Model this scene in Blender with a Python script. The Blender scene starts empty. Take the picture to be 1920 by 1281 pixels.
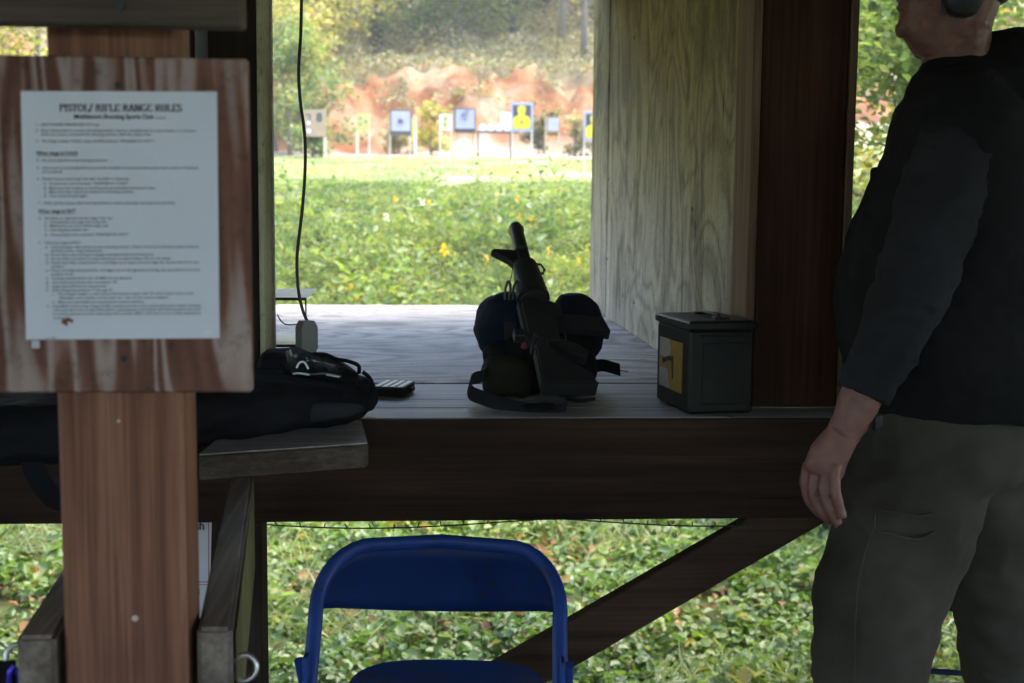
import bpy, bmesh, math, random
import numpy as np
from mathutils import Vector, Matrix, noise as mnoise
random.seed(7); RNG = np.random.default_rng(7)
sc = bpy.context.scene
COL = sc.collection
rad = math.radians

# ---------------------------------------------------------------- camera
CAM = Vector((0, 0, 1.32)); FPX = 2400.0
_p, _y, _r = rad(6.3125), rad(3.8776), rad(0.5198)
FW = Vector((math.sin(_y)*math.cos(_p), math.cos(_y)*math.cos(_p), -math.sin(_p)))
_rt = Vector((math.cos(_y), -math.sin(_y), 0)); _up = _rt.cross(FW)
RT = _rt*math.cos(_r) + _up*math.sin(_r); UP = -_rt*math.sin(_r) + _up*math.cos(_r)
cam = bpy.data.cameras.new('camera'); cam.sensor_width = 36.0; cam.lens = 36.0*FPX/1920.0
cam.clip_start = 0.05; cam.clip_end = 1000
cam.dof.use_dof = True; cam.dof.focus_distance = 2.62; cam.dof.aperture_fstop = 5.4
camo = bpy.data.objects.new('camera', cam); COL.objects.link(camo)
M = Matrix((RT, UP, -FW)).transposed().to_4x4(); M.translation = CAM
camo.matrix_world = M; sc.camera = camo

# ---------------------------------------------------------------- sky, sun, exposure
SUN_DIR = Vector((0.35, 0.12, 1.0)).normalized()      # towards the sun
w = bpy.data.worlds.new('World'); sc.world = w; w.use_nodes = True
nt = w.node_tree; bg = nt.nodes['Background']
sky = nt.nodes.new('ShaderNodeTexSky'); sky.sky_type = 'NISHITA'; sky.sun_disc = False
sky.sun_elevation = math.asin(SUN_DIR.z); sky.sun_rotation = math.atan2(SUN_DIR.x, SUN_DIR.y)
sky.air_density = 1.0; sky.dust_density = 1.5; sky.ozone_density = 1.0
nt.links.new(sky.outputs[0], bg.inputs[0]); bg.inputs[1].default_value = 0.15
sl = bpy.data.lights.new('sun', 'SUN'); sl.energy = 1.5; sl.angle = rad(60); sl.color = (1.0, 0.90, 0.76)
so = bpy.data.objects.new('sun', sl); COL.objects.link(so)
so.rotation_euler = SUN_DIR.to_track_quat('Z', 'Y').to_euler()
vs = sc.view_settings; vs.view_transform = 'Standard'; vs.look = 'None'; vs.exposure = 3.08; vs.gamma = 1.0; vs.use_curve_mapping = False
sc.render.engine = 'CYCLES'
sc.cycles.use_denoising = True
sc.cycles.max_bounces = 7; sc.cycles.diffuse_bounces = 5; sc.cycles.glossy_bounces = 3; sc.cycles.transparent_max_bounces = 8
sc.cycles.transmission_bounces = 4
sc.cycles.sample_clamp_indirect = 6.0

def P(px, py, Y):
    """point at forward distance Y on the sight line through photograph pixel (px, py)"""
    d = FW*FPX + RT*(px-960) + UP*(640.5-py)
    return CAM + d*(Y/d.y)
def PZ(px, py, z):
    d = FW*FPX + RT*(px-960) + UP*(640.5-py)
    return CAM + d*((z-CAM.z)/d.z)

# ---------------------------------------------------------------- materials
def _mat(name):
    m = bpy.data.materials.new(name); m.use_nodes = True
    return m, m.node_tree, m.node_tree.nodes['Principled BSDF']
def N(nt, t, **k):
    n = nt.nodes.new(t)
    for a, b in k.items(): setattr(n, a, b)
    return n
def rgba(c): return (c[0], c[1], c[2], 1)
def ramp(nt, stops, interp='LINEAR'):
    n = nt.nodes.new('ShaderNodeValToRGB'); cr = n.color_ramp; cr.interpolation = interp
    while len(cr.elements) < len(stops): cr.elements.new(0.5)
    for e, (p, c) in zip(cr.elements, stops): e.position = p; e.color = rgba(c) if len(c) == 3 else c
    return n
def mapped(nt, scale, loc=(0, 0, 0)):
    tc = N(nt, 'ShaderNodeTexCoord'); mp = N(nt, 'ShaderNodeMapping')
    mp.inputs['Scale'].default_value = scale; mp.inputs['Location'].default_value = loc
    nt.links.new(tc.outputs['Object'], mp.inputs[0]); return mp
def nz(nt, vec, scale, detail=4, rough=0.55, dist=0.0):
    n = N(nt, 'ShaderNodeTexNoise'); n.inputs['Scale'].default_value = scale; n.inputs['Detail'].default_value = detail
    n.inputs['Roughness'].default_value = rough; n.inputs['Distortion'].default_value = dist
    if vec is not None: nt.links.new(vec, n.inputs['Vector'])
    return n
def mix(nt, fac, a, b, mode='MIX'):
    n = N(nt, 'ShaderNodeMix', data_type='RGBA', blend_type=mode)
    for s, v in ((0, fac), (6, a), (7, b)):
        if hasattr(v, 'links') or hasattr(v, 'is_linked'): nt.links.new(v, n.inputs[s])
        elif s == 0: n.inputs[0].default_value = v
        else: n.inputs[s].default_value = rgba(v)
    return n.outputs[2]
def mathn(nt, op, a, b=None):
    n = N(nt, 'ShaderNodeMath', operation=op)
    for i, v in enumerate((a, b)):
        if v is None: continue
        if isinstance(v, (int, float)): n.inputs[i].default_value = v
        else: nt.links.new(v, n.inputs[i])
    return n.outputs[0]
def bump(nt, bs, h, strength=0.3, dist=0.01):
    b = N(nt, 'ShaderNodeBump'); b.inputs['Strength'].default_value = strength; b.inputs['Distance'].default_value = dist
    nt.links.new(h, b.inputs['Height']); nt.links.new(b.outputs[0], bs.inputs['Normal'])

def m_plain(name, c, rough=0.6, metal=0.0, var=0.25, scale=25, bmp=0.15, spec=0.5):
    m, nt, bs = _mat(name); mp = mapped(nt, (1, 1, 1)); n = nz(nt, mp.outputs[0], scale, 6)
    r = ramp(nt, [(0.25, tuple(x*(1-var) for x in c)), (0.75, tuple(min(1, x*(1+var)) for x in c))])
    nt.links.new(n.outputs[0], r.inputs[0]); nt.links.new(r.outputs[0], bs.inputs['Base Color'])
    bs.inputs['Roughness'].default_value = rough; bs.inputs['Metallic'].default_value = metal
    bs.inputs['Specular IOR Level'].default_value = spec
    if bmp: bump(nt, bs, n.outputs[0], bmp, 0.004)
    return m
def m_wood(name, dark, mid, light, axis=2, rough=0.75, freq=1.0, stain=None, rings=0.0):
    spec = 0.12 if mid[0] < 0.1 else 0.35
    """sawn timber: streaks along one axis, finer streaks, blotches"""
    m, nt, bs = _mat(name)
    s = [26*freq]*3; s[axis] = 0.9*freq
    mp = mapped(nt, tuple(s)); a = nz(nt, mp.outputs[0], 1.0, 5, 0.6, 0.6)
    s2 = [150*freq]*3; s2[axis] = 3.0*freq
    mp2 = mapped(nt, tuple(s2)); b = nz(nt, mp2.outputs[0], 1.0, 3, 0.6, 0.2)
    mp3 = mapped(nt, (3, 3, 3)); c = nz(nt, mp3.outputs[0], 1.0, 4)
    r = ramp(nt, [(0.30, dark), (0.5, mid), (0.72, light)]); nt.links.new(a.outputs[0], r.inputs[0])
    r2 = ramp(nt, [(0.30, (0.62, 0.6, 0.58)), (0.65, (1.1, 1.08, 1.05))]); nt.links.new(b.outputs[0], r2.inputs[0])
    r3 = ramp(nt, [(0.3, (0.72, 0.7, 0.7)), (0.7, (1.15, 1.15, 1.15))]); nt.links.new(c.outputs[0], r3.inputs[0])
    o = mix(nt, 1.0, r.outputs[0], r2.outputs[0], 'MULTIPLY'); o = mix(nt, 1.0, o, r3.outputs[0], 'MULTIPLY')
    if rings:
        f = mathn(nt, 'SINE', mathn(nt, 'MULTIPLY', a.outputs[0], rings))
        rr = ramp(nt, [(0.35, (0.6, 0.55, 0.5)), (0.8, (1.15, 1.12, 1.1))])
        nt.links.new(mathn(nt, 'MULTIPLY_ADD', f, 0.5), rr.inputs[0]); o = mix(nt, 0.7, o, rr.outputs[0], 'MULTIPLY')
    if stain: o = mix(nt, stain(nt, mp3), o, stain.color)
    nt.links.new(o, bs.inputs['Base Color']); bs.inputs['Roughness'].default_value = rough; bs.inputs['Specular IOR Level'].default_value = spec
    bump(nt, bs, b.outputs[0], 0.35, 0.002)
    return m
def m_ply(name, dark, mid, light, axis, rough=0.6, contour=26.0, stretch=0.18, base=5.0, green=None, crack=0.7, loc=(0, 0, 0), line=0.45, blot=0.0, spec=0.35):
    """rotary-cut plywood face: contour grain, checks (cracks) along the grain, knots and blotches"""
    m, nt, bs = _mat(name)
    s = [base]*3; s[axis] = base*stretch
    mp = mapped(nt, tuple(s), loc); a = nz(nt, mp.outputs[0], 1.0, 2.5, 0.45, 0.7)
    f = mathn(nt, 'SINE', mathn(nt, 'MULTIPLY', a.outputs[0], contour))
    r = ramp(nt, [(0.0, dark), (line, mid), (1.0, light)]); nt.links.new(mathn(nt, 'MULTIPLY_ADD', f, 0.5), r.inputs[0])
    r.inputs[0].links[0].from_node.inputs[2].default_value = 0.5
    s2 = [60.]*3; s2[axis] = 5.0
    mp2 = mapped(nt, tuple(s2), loc); b = nz(nt, mp2.outputs[0], 1.0, 4, 0.6, 0.3)
    rc = ramp(nt, [(0.30, (0.10, 0.09, 0.08)), (0.365, (1, 1, 1))]); nt.links.new(b.outputs[0], rc.inputs[0])
    mp3 = mapped(nt, (2.2, 2.2, 2.2), loc); c = nz(nt, mp3.outputs[0], 1.0, 6, 0.6)
    r3 = ramp(nt, [(0.32, (0.55, 0.53, 0.50)), (0.5, (0.95, 0.94, 0.93)), (0.72, (1.2, 1.2, 1.2))]); nt.links.new(c.outputs[0], r3.inputs[0])
    o = mix(nt, 1.0, r.outputs[0], r3.outputs[0], 'MULTIPLY'); o = mix(nt, crack, o, rc.outputs[0], 'MULTIPLY')
    mp4 = mapped(nt, (45, 45, 45), loc); d = nz(nt, mp4.outputs[0], 1.0, 6, 0.7)
    r4 = ramp(nt, [(0.28, (0.40, 0.38, 0.35)), (0.46, (1, 1, 1)), (0.7, (1.12, 1.12, 1.12))]); nt.links.new(d.outputs[0], r4.inputs[0])
    o = mix(nt, 0.85, o, r4.outputs[0], 'MULTIPLY')
    bs.inputs['Specular IOR Level'].default_value = spec
    if blot:                                     # damp stains running with the grain
        s5 = [9.]*3; s5[axis] = 1.6
        mp5 = mapped(nt, tuple(s5), (3.1, 1.7, 0.4)); e_ = nz(nt, mp5.outputs[0], 1.0, 6, 0.65, 0.6)
        r5 = ramp(nt, [(0.36, (0.42, 0.38, 0.33)), (0.50, (1, 1, 1))]); nt.links.new(e_.outputs[0], r5.inputs[0]); o = mix(nt, blot, o, r5.outputs[0], 'MULTIPLY')
    if green:
        col, z0, z1 = green
        sx = N(nt, 'ShaderNodeSeparateXYZ'); tc = N(nt, 'ShaderNodeTexCoord'); nt.links.new(tc.outputs['Object'], sx.inputs[0])
        mr = N(nt, 'ShaderNodeMapRange'); mr.inputs[1].default_value = z0; mr.inputs[2].default_value = z1
        nt.links.new(mathn(nt, 'ADD', sx.outputs[2], mathn(nt, 'MULTIPLY', c.outputs[0], 0.9)), mr.inputs[0])
        o = mix(nt, mr.outputs[0], o, mix(nt, 1.0, o, col, 'MULTIPLY'))
    nt.links.new(o, bs.inputs['Base Color']); bs.inputs['Roughness'].default_value = rough
    bump(nt, bs, b.outputs[0], 0.15, 0.002)
    return m
def m_fabric(name, c, rough=0.9, scale=420, wr=6):
    m, nt, bs = _mat(name); mp = mapped(nt, (1, 1, 1))
    n = nz(nt, mp.outputs[0], wr, 5); v = nz(nt, mp.outputs[0], scale, 2)
    r = ramp(nt, [(0.3, tuple(x*0.75 for x in c)), (0.7, tuple(x*1.25 for x in c))]); nt.links.new(n.outputs[0], r.inputs[0])
    nt.links.new(r.outputs[0], bs.inputs['Base Color']); bs.inputs['Roughness'].default_value = rough
    bs.inputs['Sheen Weight'].default_value = 0.0; bs.inputs['Specular IOR Level'].default_value = 0.12
    bump(nt, bs, v.outputs[0], 0.35, 0.002)
    return m
def m_leaf(name, stops, rough=0.42, trans=0.35, spec=0.5):
    m, nt, bs = _mat(name); g = N(nt, 'ShaderNodeNewGeometry')
    r = ramp(nt, stops); nt.links.new(g.outputs['Random Per Island'], r.inputs[0])
    mp = mapped(nt, (1, 1, 1)); pn_ = nz(nt, mp.outputs[0], 0.9, 4, 0.6, 0.5)          # patches of different species
    pr_ = ramp(nt, [(0.32, (0.62, 0.70, 0.75)), (0.5, (1, 1, 1)), (0.68, (1.38, 1.22, 0.85))]); nt.links.new(pn_.outputs[0], pr_.inputs[0])
    col_ = mix(nt, 1.0, r.outputs[0], pr_.outputs[0], 'MULTIPLY')
    nt.links.new(col_, bs.inputs['Base Color']); bs.inputs['Roughness'].default_value = rough
    bs.inputs['Specular IOR Level'].default_value = spec
    t = N(nt, 'ShaderNodeBsdfTranslucent'); nt.links.new(mix(nt, 1.0, col_, (1.25, 1.3, 0.6), 'MULTIPLY'), t.inputs[0])
    mx = N(nt, 'ShaderNodeMixShader'); mx.inputs[0].default_value = trans
    nt.links.new(bs.outputs[0], mx.inputs[1]); nt.links.new(t.outputs[0], mx.inputs[2])
    nt.links.new(mx.outputs[0], nt.nodes['Material Output'].inputs[0])
    return m

MAT = {}
MAT['post_pine'] = m_wood('sawn_pine', (0.14, 0.053, 0.028), (0.25, 0.105, 0.06), (0.35, 0.175, 0.11), 2, 0.7, 1.3)
MAT['dark_post'] = m_wood('dark_stained_timber', (0.040, 0.015, 0.008), (0.062, 0.024, 0.012), (0.088, 0.037, 0.018), 2, 0.65, 0.8)
MAT['black_post'] = m_wood('old_dark_timber', (0.022, 0.015, 0.011), (0.035, 0.023, 0.017), (0.050, 0.034, 0.026), 2, 0.8, 0.8)
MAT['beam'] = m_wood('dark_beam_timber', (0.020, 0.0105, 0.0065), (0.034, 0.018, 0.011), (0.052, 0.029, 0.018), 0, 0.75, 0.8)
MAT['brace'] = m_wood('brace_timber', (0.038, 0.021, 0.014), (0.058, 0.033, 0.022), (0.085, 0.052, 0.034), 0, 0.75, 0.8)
MAT['grey_board'] = m_wood('weathered_board', (0.22, 0.20, 0.19), (0.39, 0.36, 0.335), (0.52, 0.485, 0.455), 0, 0.5, 1.0)
MAT['grey_brace'] = m_wood('weathered_brace', (0.13, 0.10, 0.08), (0.24, 0.19, 0.155), (0.34, 0.28, 0.24), 1, 0.75, 0.8)
MAT['header'] = m_wood('weathered_header', (0.075, 0.056, 0.038), (0.115, 0.086, 0.06), (0.15, 0.118, 0.085), 0, 0.8, 0.8)
MAT['ply_edge'] = m_wood('plywood_edge', (0.10, 0.06, 0.035), (0.17, 0.105, 0.06), (0.24, 0.155, 0.095), 2, 0.8, 1.5)
MAT['shaded_plank'] = m_wood('shaded_plank', (0.055, 0.042, 0.033), (0.085, 0.066, 0.052), (0.12, 0.095, 0.077), 0, 0.8)  # brown darkened to put the shade on the plank into its colour
MAT['table_ply'] = m_ply('weathered_table_plywood', (0.19, 0.165, 0.143), (0.385, 0.345, 0.305), (0.50, 0.455, 0.41), 0, 0.55, 110, 0.35, 2.4, None, 0.8, (0, 0, 0), 0.35, 0.6, 0.25)
MAT['divider_ply'] = m_ply('weathered_divider_plywood', (0.275, 0.24, 0.185), (0.37, 0.33, 0.26), (0.43, 0.39, 0.315), 2, 0.8, 60, 0.55, 2.6, ((0.62, 0.58, 0.26), 1.45, 2.2), 0.95, (0, 0, 0), 0.28, 0.8, 0.2)
MAT['sign_ply'] = m_ply('sign_plywood', (0.12, 0.048, 0.030), (0.19, 0.082, 0.052), (0.36, 0.265, 0.23), 2, 0.7, 46, 0.10, 13.0, None, 0.35)
MAT['jamb'] = m_ply('yellowed_jamb_plywood', (0.30, 0.27, 0.12), (0.42, 0.38, 0.19), (0.50, 0.47, 0.30), 2, 0.7, 12, 0.2, 6.0)
MAT['green_wood'] = m_wood('algae_green_timber', (0.09, 0.083, 0.03), (0.15, 0.137, 0.05), (0.21, 0.19, 0.085), 2, 0.8)
MAT['paper'] = m_plain('laminated_paper', (0.73, 0.73, 0.80), 0.35, 0, 0.03, 8, 0.03)
MAT['ink'] = m_plain('printing_ink', (0.05, 0.05, 0.065), 0.6, 0, 0.1, 50, 0)
MAT['red_ink'] = m_plain('red_ink', (0.35, 0.04, 0.05), 0.6, 0, 0.1, 50, 0)
MAT['steel'] = m_plain('zinc_steel', (0.55, 0.54, 0.52), 0.35, 0.9, 0.25, 60, 0.1)
MAT['conduit'] = m_plain('painted_conduit', (0.07, 0.074, 0.074), 0.6, 0, 0.15, 40, 0.05)
MAT['alu'] = m_plain('sheet_aluminium', (0.88, 0.88, 0.90), 0.32, 0.1, 0.12, 30, 0.05)
MAT['black_cloth'] = m_fabric('black_nylon', (0.0085, 0.0085, 0.011), 0.8)
MAT['black_cloth2'] = m_fabric('black_mesh', (0.026, 0.026, 0.031), 0.7)
MAT['navy_cloth'] = m_fabric('navy_nylon', (0.012, 0.015, 0.032), 0.85)
MAT['olive_cloth'] = m_fabric('dark_olive_nylon', (0.024, 0.023, 0.016), 0.9)
MAT['gun'] = m_plain('black_anodised', (0.022, 0.022, 0.024), 0.42, 0.0, 0.2, 90, 0.1, 0.4)
MAT['polymer'] = m_plain('black_polymer', (0.018, 0.018, 0.019), 0.5, 0, 0.2, 200, 0.25, 0.35)
MAT['red_nylon'] = m_plain('red_nylon', (0.22, 0.012, 0.012), 0.6)
MAT['can'] = m_plain('dark_green_paint', (0.0125, 0.0128, 0.0095), 0.42, 0.0, 0.25, 40, 0.12, 0.22)
MAT['sticker_white'] = m_plain('white_sticker', (0.33, 0.29, 0.25), 0.4, 0, 0.08, 30, 0)
MAT['sticker_yellow'] = m_plain('yellow_sticker', (0.28, 0.165, 0.012), 0.4, 0, 0.15, 30, 0)
MAT['blue_paint'] = m_plain('worn_blue_enamel', (0.008, 0.040, 0.20), 0.36, 0.0, 0.22, 7, 0.06)
def m_chipped(name, c, chip, rough=0.36):
    m, nt, bs = _mat(name); mp = mapped(nt, (1, 1, 1)); n = nz(nt, mp.outputs[0], 8, 5); e = nz(nt, mp.outputs[0], 38, 7, 0.7, 0.8); g_ = nz(nt, mp.outputs[0], 5, 3)
    r = ramp(nt, [(0.25, tuple(x*0.72 for x in c)), (0.75, tuple(x*1.25 for x in c))]); nt.links.new(n.outputs[0], r.inputs[0])
    k = ramp(nt, [(0.60, (0, 0, 0)), (0.645, (1, 1, 1))]); nt.links.new(mathn(nt, 'ADD', mathn(nt, 'MULTIPLY', e.outputs[0], 0.7), mathn(nt, 'MULTIPLY', g_.outputs[0], 0.36)), k.inputs[0])
    nt.links.new(mix(nt, k.outputs[0], r.outputs[0], chip), bs.inputs['Base Color'])
    rr = ramp(nt, [(0.3, (rough, rough, rough)), (0.7, (rough+0.25,)*3)]); nt.links.new(n.outputs[0], rr.inputs[0]); nt.links.new(rr.outputs[0], bs.inputs['Roughness'])
    bs.inputs['Specular IOR Level'].default_value = 0.4; bump(nt, bs, n.outputs[0], 0.1, 0.004); return m
MAT['blue_paint'] = m_chipped('worn_blue_enamel', (0.008, 0.042, 0.21), (0.045, 0.03, 0.028))
MAT['navy_paint'] = m_plain('navy_enamel', (0.010, 0.014, 0.06), 0.4, 0.0, 0.2, 9, 0.06)
MAT['rust'] = m_plain('rusted_hinge', (0.09, 0.05, 0.035), 0.7, 0.3, 0.4, 60, 0.2)
MAT['skin'] = m_plain('skin', (0.175, 0.070, 0.047), 0.5, 0, 0.28, 34, 0.25)
MAT['shirt'] = m_fabric('charcoal_jersey', (0.021, 0.0205, 0.023), 0.95, 500, 5)
MAT['shaded_torso'] = m_fabric('shaded_jersey', (0.0105, 0.0100, 0.0105), 0.9, 300, 5)  # same shirt as the sleeves, darker to put its shade into the colour
MAT['trouser'] = m_fabric('olive_grey_canvas', (0.060, 0.052, 0.040), 0.95, 600, 5)
MAT['hair'] = m_plain('dark_hair', (0.02, 0.015, 0.012), 0.6, 0, 0.3, 200, 0.3)
MAT['cord'] = m_plain('grey_brown_cord', (0.045, 0.04, 0.035), 0.5, 0, 0.1, 50, 0)
MAT['grey_plastic'] = m_plain('grey_plastic', (0.26, 0.265, 0.25), 0.5, 0, 0.06, 60, 0.03, 0.3)
MAT['card_white'] = m_plain('white_card', (0.56, 0.56, 0.58), 0.7, 0, 0.05, 20, 0)
MAT['card_lilac'] = m_plain('lilac_paper', (0.33, 0.32, 0.42), 0.7, 0, 0.12, 9, 0)
MAT['card_buff'] = m_plain('buff_cardboard', (0.30, 0.215, 0.14), 0.8, 0, 0.1, 9, 0)
MAT['card_yellow'] = m_plain('pale_yellow_card', (0.42, 0.39, 0.13), 0.8, 0, 0.08, 9, 0)
MAT['yellow'] = m_plain('bright_yellow_print', (0.55, 0.43, 0.02), 0.6, 0, 0.06, 9, 0)
MAT['slate'] = m_plain('dark_slate_print', (0.035, 0.04, 0.06), 0.6, 0, 0.1, 9, 0)
MAT['frame_dark'] = m_plain('dark_target_frame', (0.06, 0.055, 0.06), 0.7, 0, 0.2, 30, 0.1)
MAT['stake'] = m_plain('raw_stake_wood', (0.42, 0.32, 0.20), 0.8, 0, 0.2, 12, 0.1)
MAT['stake_pale'] = m_plain('bleached_stake', (0.58, 0.50, 0.40), 0.8, 0, 0.2, 12, 0.1)
MAT['bark'] = m_plain('grey_bark', (0.13, 0.11, 0.09), 0.9, 0, 0.4, 14, 0.6)
MAT['bark_dark'] = m_plain('dark_bark', (0.055, 0.05, 0.045), 0.9, 0, 0.4, 14, 0.6)
MAT['concrete'] = m_plain('concrete_floor', (0.30, 0.28, 0.25), 0.85, 0, 0.2, 6, 0.3)
MAT['roof'] = m_wood('roof_boarding', (0.06, 0.045, 0.035), (0.09, 0.07, 0.052), (0.13, 0.10, 0.075), 1, 0.85)
L_G = [(0.0, (0.06, 0.11, 0.03)), (0.35, (0.10, 0.175, 0.045)), (0.65, (0.145, 0.23, 0.065)), (0.90, (0.20, 0.27, 0.09)), (0.975, (0.26, 0.25, 0.11)), (1.0, (0.30, 0.15, 0.06))]
L_OLD = [(0.0, (0.05, 0.10, 0.018)), (0.35, (0.095, 0.18, 0.032)), (0.65, (0.14, 0.24, 0.05)), (0.86, (0.20, 0.27, 0.07)), (0.93, (0.28, 0.25, 0.09)), (1.0, (0.30, 0.13, 0.04))]
MAT['leaf_cover'] = m_leaf('groundcover_leaf', L_G, 0.38, 0.42, 0.5)
MAT['leaf_weed'] = m_leaf('weed_leaf', [(0, (0.10, 0.14, 0.055)), (0.4, (0.15, 0.21, 0.08)), (0.7, (0.21, 0.27, 0.105)), (0.88, (0.27, 0.30, 0.14)), (1, (0.31, 0.30, 0.16))], 0.65, 0.55, 0.2)
MAT['leaf_yellow'] = m_leaf('autumn_yellow_leaf', [(0, (0.17, 0.20, 0.04)), (0.45, (0.30, 0.30, 0.07)), (0.8, (0.44, 0.38, 0.12)), (1, (0.48, 0.30, 0.10))], 0.5, 0.4)
MAT['leaf_green'] = m_leaf('tree_leaf', [(0, (0.06, 0.11, 0.03)), (0.5, (0.12, 0.20, 0.06)), (0.85, (0.20, 0.26, 0.08)), (1, (0.32, 0.28, 0.10))], 0.45, 0.4)
MAT['leaf_dull'] = m_leaf('dull_olive_leaf', [(0, (0.05, 0.065, 0.03)), (0.5, (0.11, 0.12, 0.055)), (0.85, (0.20, 0.19, 0.09)), (1, (0.30, 0.24, 0.13))], 0.55, 0.35)
MAT['leaf_dry'] = m_leaf('dry_brush_leaf', [(0, (0.16, 0.15, 0.07)), (0.4, (0.27, 0.25, 0.12)), (0.75, (0.37, 0.33, 0.19)), (1, (0.36, 0.24, 0.15))], 0.7, 0.3)
MAT['leaf_grass'] = m_leaf('lawn_blade', [(0, (0.20, 0.25, 0.10)), (0.5, (0.30, 0.35, 0.16)), (1, (0.44, 0.43, 0.24))], 0.6, 0.35)
MAT['leaf_tall'] = m_leaf('tall_weed_leaf', [(0, (0.08, 0.13, 0.04)), (0.5, (0.14, 0.22, 0.07)), (0.85, (0.22, 0.29, 0.11)), (1, (0.33, 0.31, 0.14))], 0.5, 0.45, 0.4)
MAT['leaf_brown'] = m_leaf('fallen_leaf', [(0, (0.07, 0.04, 0.02)), (0.5, (0.16, 0.09, 0.045)), (1, (0.30, 0.18, 0.08))], 0.7, 0.2, 0.2)
MAT['flower_yellow'] = m_leaf('yellow_petal', [(0, (0.65, 0.42, 0.02)), (0.6, (0.75, 0.55, 0.04)), (1, (0.70, 0.30, 0.03))], 0.6, 0.3)
MAT['flower_white'] = m_leaf('white_petal', [(0, (0.66, 0.68, 0.75)), (1, (0.78, 0.78, 0.80))], 0.6, 0.3)

# ---------------------------------------------------------------- object helpers
def thing(name, label, cat, loc=(0, 0, 0), group=None):
    o = bpy.data.objects.new(name, None); COL.objects.link(o); o.location = loc; o.empty_display_size = 0.1
    o['label'] = label; o['category'] = cat
    if group: o['group'] = group
    return o
_org = {}
def link(name, me, parent=None, mat=None, label=None, cat=None, group=None, kind=None):
    o = bpy.data.objects.new(name, me); COL.objects.link(o)
    if mat: me.materials.clear(); me.materials.append(MAT[mat])
    if parent:
        o.parent = parent
        root = Vector(parent.location) if parent.type == 'EMPTY' else Vector((0, 0, 0))
        o.location = -root
    for k, v in (('label', label), ('category', cat), ('group', group), ('kind', kind)):
        if v: o[k] = v
    return o
def bm_mesh(bm, smooth=False, angle=None):
    me = bpy.data.meshes.new('mesh'); bmesh.ops.recalc_face_normals(bm, faces=bm.faces[:]); bm.to_mesh(me); bm.free()
    if smooth:
        me.polygons.foreach_set('use_smooth', [True]*len(me.polygons))
        if angle: me.set_sharp_from_angle(angle=rad(angle))
    return me
def add_box(bm, c, s, R=None, bev=0.0, seg=1):
    r = bmesh.ops.create_cube(bm, size=1.0); vs_ = r['verts']
    for v in vs_: v.co = Vector((v.co.x*s[0], v.co.y*s[1], v.co.z*s[2]))
    if bev > 0:
        es = list({e for v in vs_ for e in v.link_edges})
        rb = bmesh.ops.bevel(bm, geom=es, offset=bev, segments=seg, affect='EDGES', profile=0.5)
        vs_ = list({v for f in rb['faces'] for v in f.verts} | {v for v in vs_ if v.is_valid})
    Mx = R.to_4x4() if R is not None else Matrix.Identity(4)
    for v in vs_: v.co = (Mx @ v.co) + Vector(c)
    return vs_
def box(name, c, s, mat, parent=None, R=None, bev=0.003, **k):
    bm = bmesh.new(); add_box(bm, c, s, R, bev); return link(name, bm_mesh(bm), parent, mat, **k)
def boxr(name, x, y, z, mat, parent=None, bev=0.003, **k):
    return box(name, ((x[0]+x[1])/2, (y[0]+y[1])/2, (z[0]+z[1])/2), (x[1]-x[0], y[1]-y[0], z[1]-z[0]), mat, parent, None, bev, **k)
def frame_from(d, upv=(0, 0, 1)):
    d = Vector(d).normalized(); u = Vector(upv)
    if abs(d.dot(u.normalized())) > 0.98: u = Vector((1, 0, 0))
    s = d.cross(u).normalized(); u = s.cross(d).normalized()
    return s, u, d
def add_loft(bm, rings, caps=True):
    vr = [[bm.verts.new(p) for p in ring] for ring in rings]; n = len(vr[0])
    for a, b in zip(vr[:-1], vr[1:]):
        for i in range(n): bm.faces.new((a[i], a[(i+1) % n], b[(i+1) % n], b[i]))
    if caps: bm.faces.new(vr[0][::-1]); bm.faces.new(vr[-1])
def add_tube(bm, pts, r, n=8, upv=(0, 0, 1), flat=None, caps=True):
    """tube through pts; r a number or list; flat=(half width along side, half width along up)"""
    pts = [Vector(p) for p in pts]; rings = []; m = len(pts)
    ps = None
    for i, p in enumerate(pts):
        d = (pts[min(i+1, m-1)] - pts[max(i-1, 0)])
        s, u, d = frame_from(d, upv)
        if ps is not None and s.dot(ps) < 0: s, u = -s, -u
        ps = s
        rr = r[i] if isinstance(r, (list, tuple)) else r
        a, b = (flat if flat else (rr, rr))
        if flat and isinstance(flat[0], (list, tuple)): a, b = flat[0][i], flat[1][i]
        rings.append([p + s*(a*math.cos(t)) + u*(b*math.sin(t)) for t in [2*math.pi*k/n for k in range(n)]])
    add_loft(bm, rings, caps)
def tube(name, pts, r, mat, parent=None, n=8, upv=(0, 0, 1), flat=None, **k):
    bm = bmesh.new(); add_tube(bm, pts, r, n, upv, flat); return link(name, bm_mesh(bm, True, 50), parent, mat, **k)
def smooth_path(pts, sub=6):
    """Catmull-Rom through pts"""
    pts = [Vector(p) for p in pts]; out = []
    for i in range(len(pts)-1):
        p0 = pts[max(i-1, 0)]; p1 = pts[i]; p2 = pts[i+1]; p3 = pts[min(i+2, len(pts)-1)]
        for k in range(sub):
            t = k/sub
            out.append(0.5*((2*p1) + (p2-p0)*t + (2*p0-5*p1+4*p2-p3)*t*t + (3*p1-p0-3*p2+p3)*t**3))
    out.append(pts[-1]); return out
def add_ribbon(bm, pts, width_vecs, thick=0.002):
    """strap: band through pts with half-width vectors, given thickness"""
    rings = []; m = len(pts)
    for i, p in enumerate(pts):
        p = Vector(p); d = Vector(pts[min(i+1, m-1)]) - Vector(pts[max(i-1, 0)]); wv = Vector(width_vecs[i] if isinstance(width_vecs, list) else width_vecs)
        nrm = d.cross(wv).normalized()*thick
        rings.append([p-wv-nrm, p+wv-nrm, p+wv+nrm, p-wv+nrm])
    add_loft(bm, rings)
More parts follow.
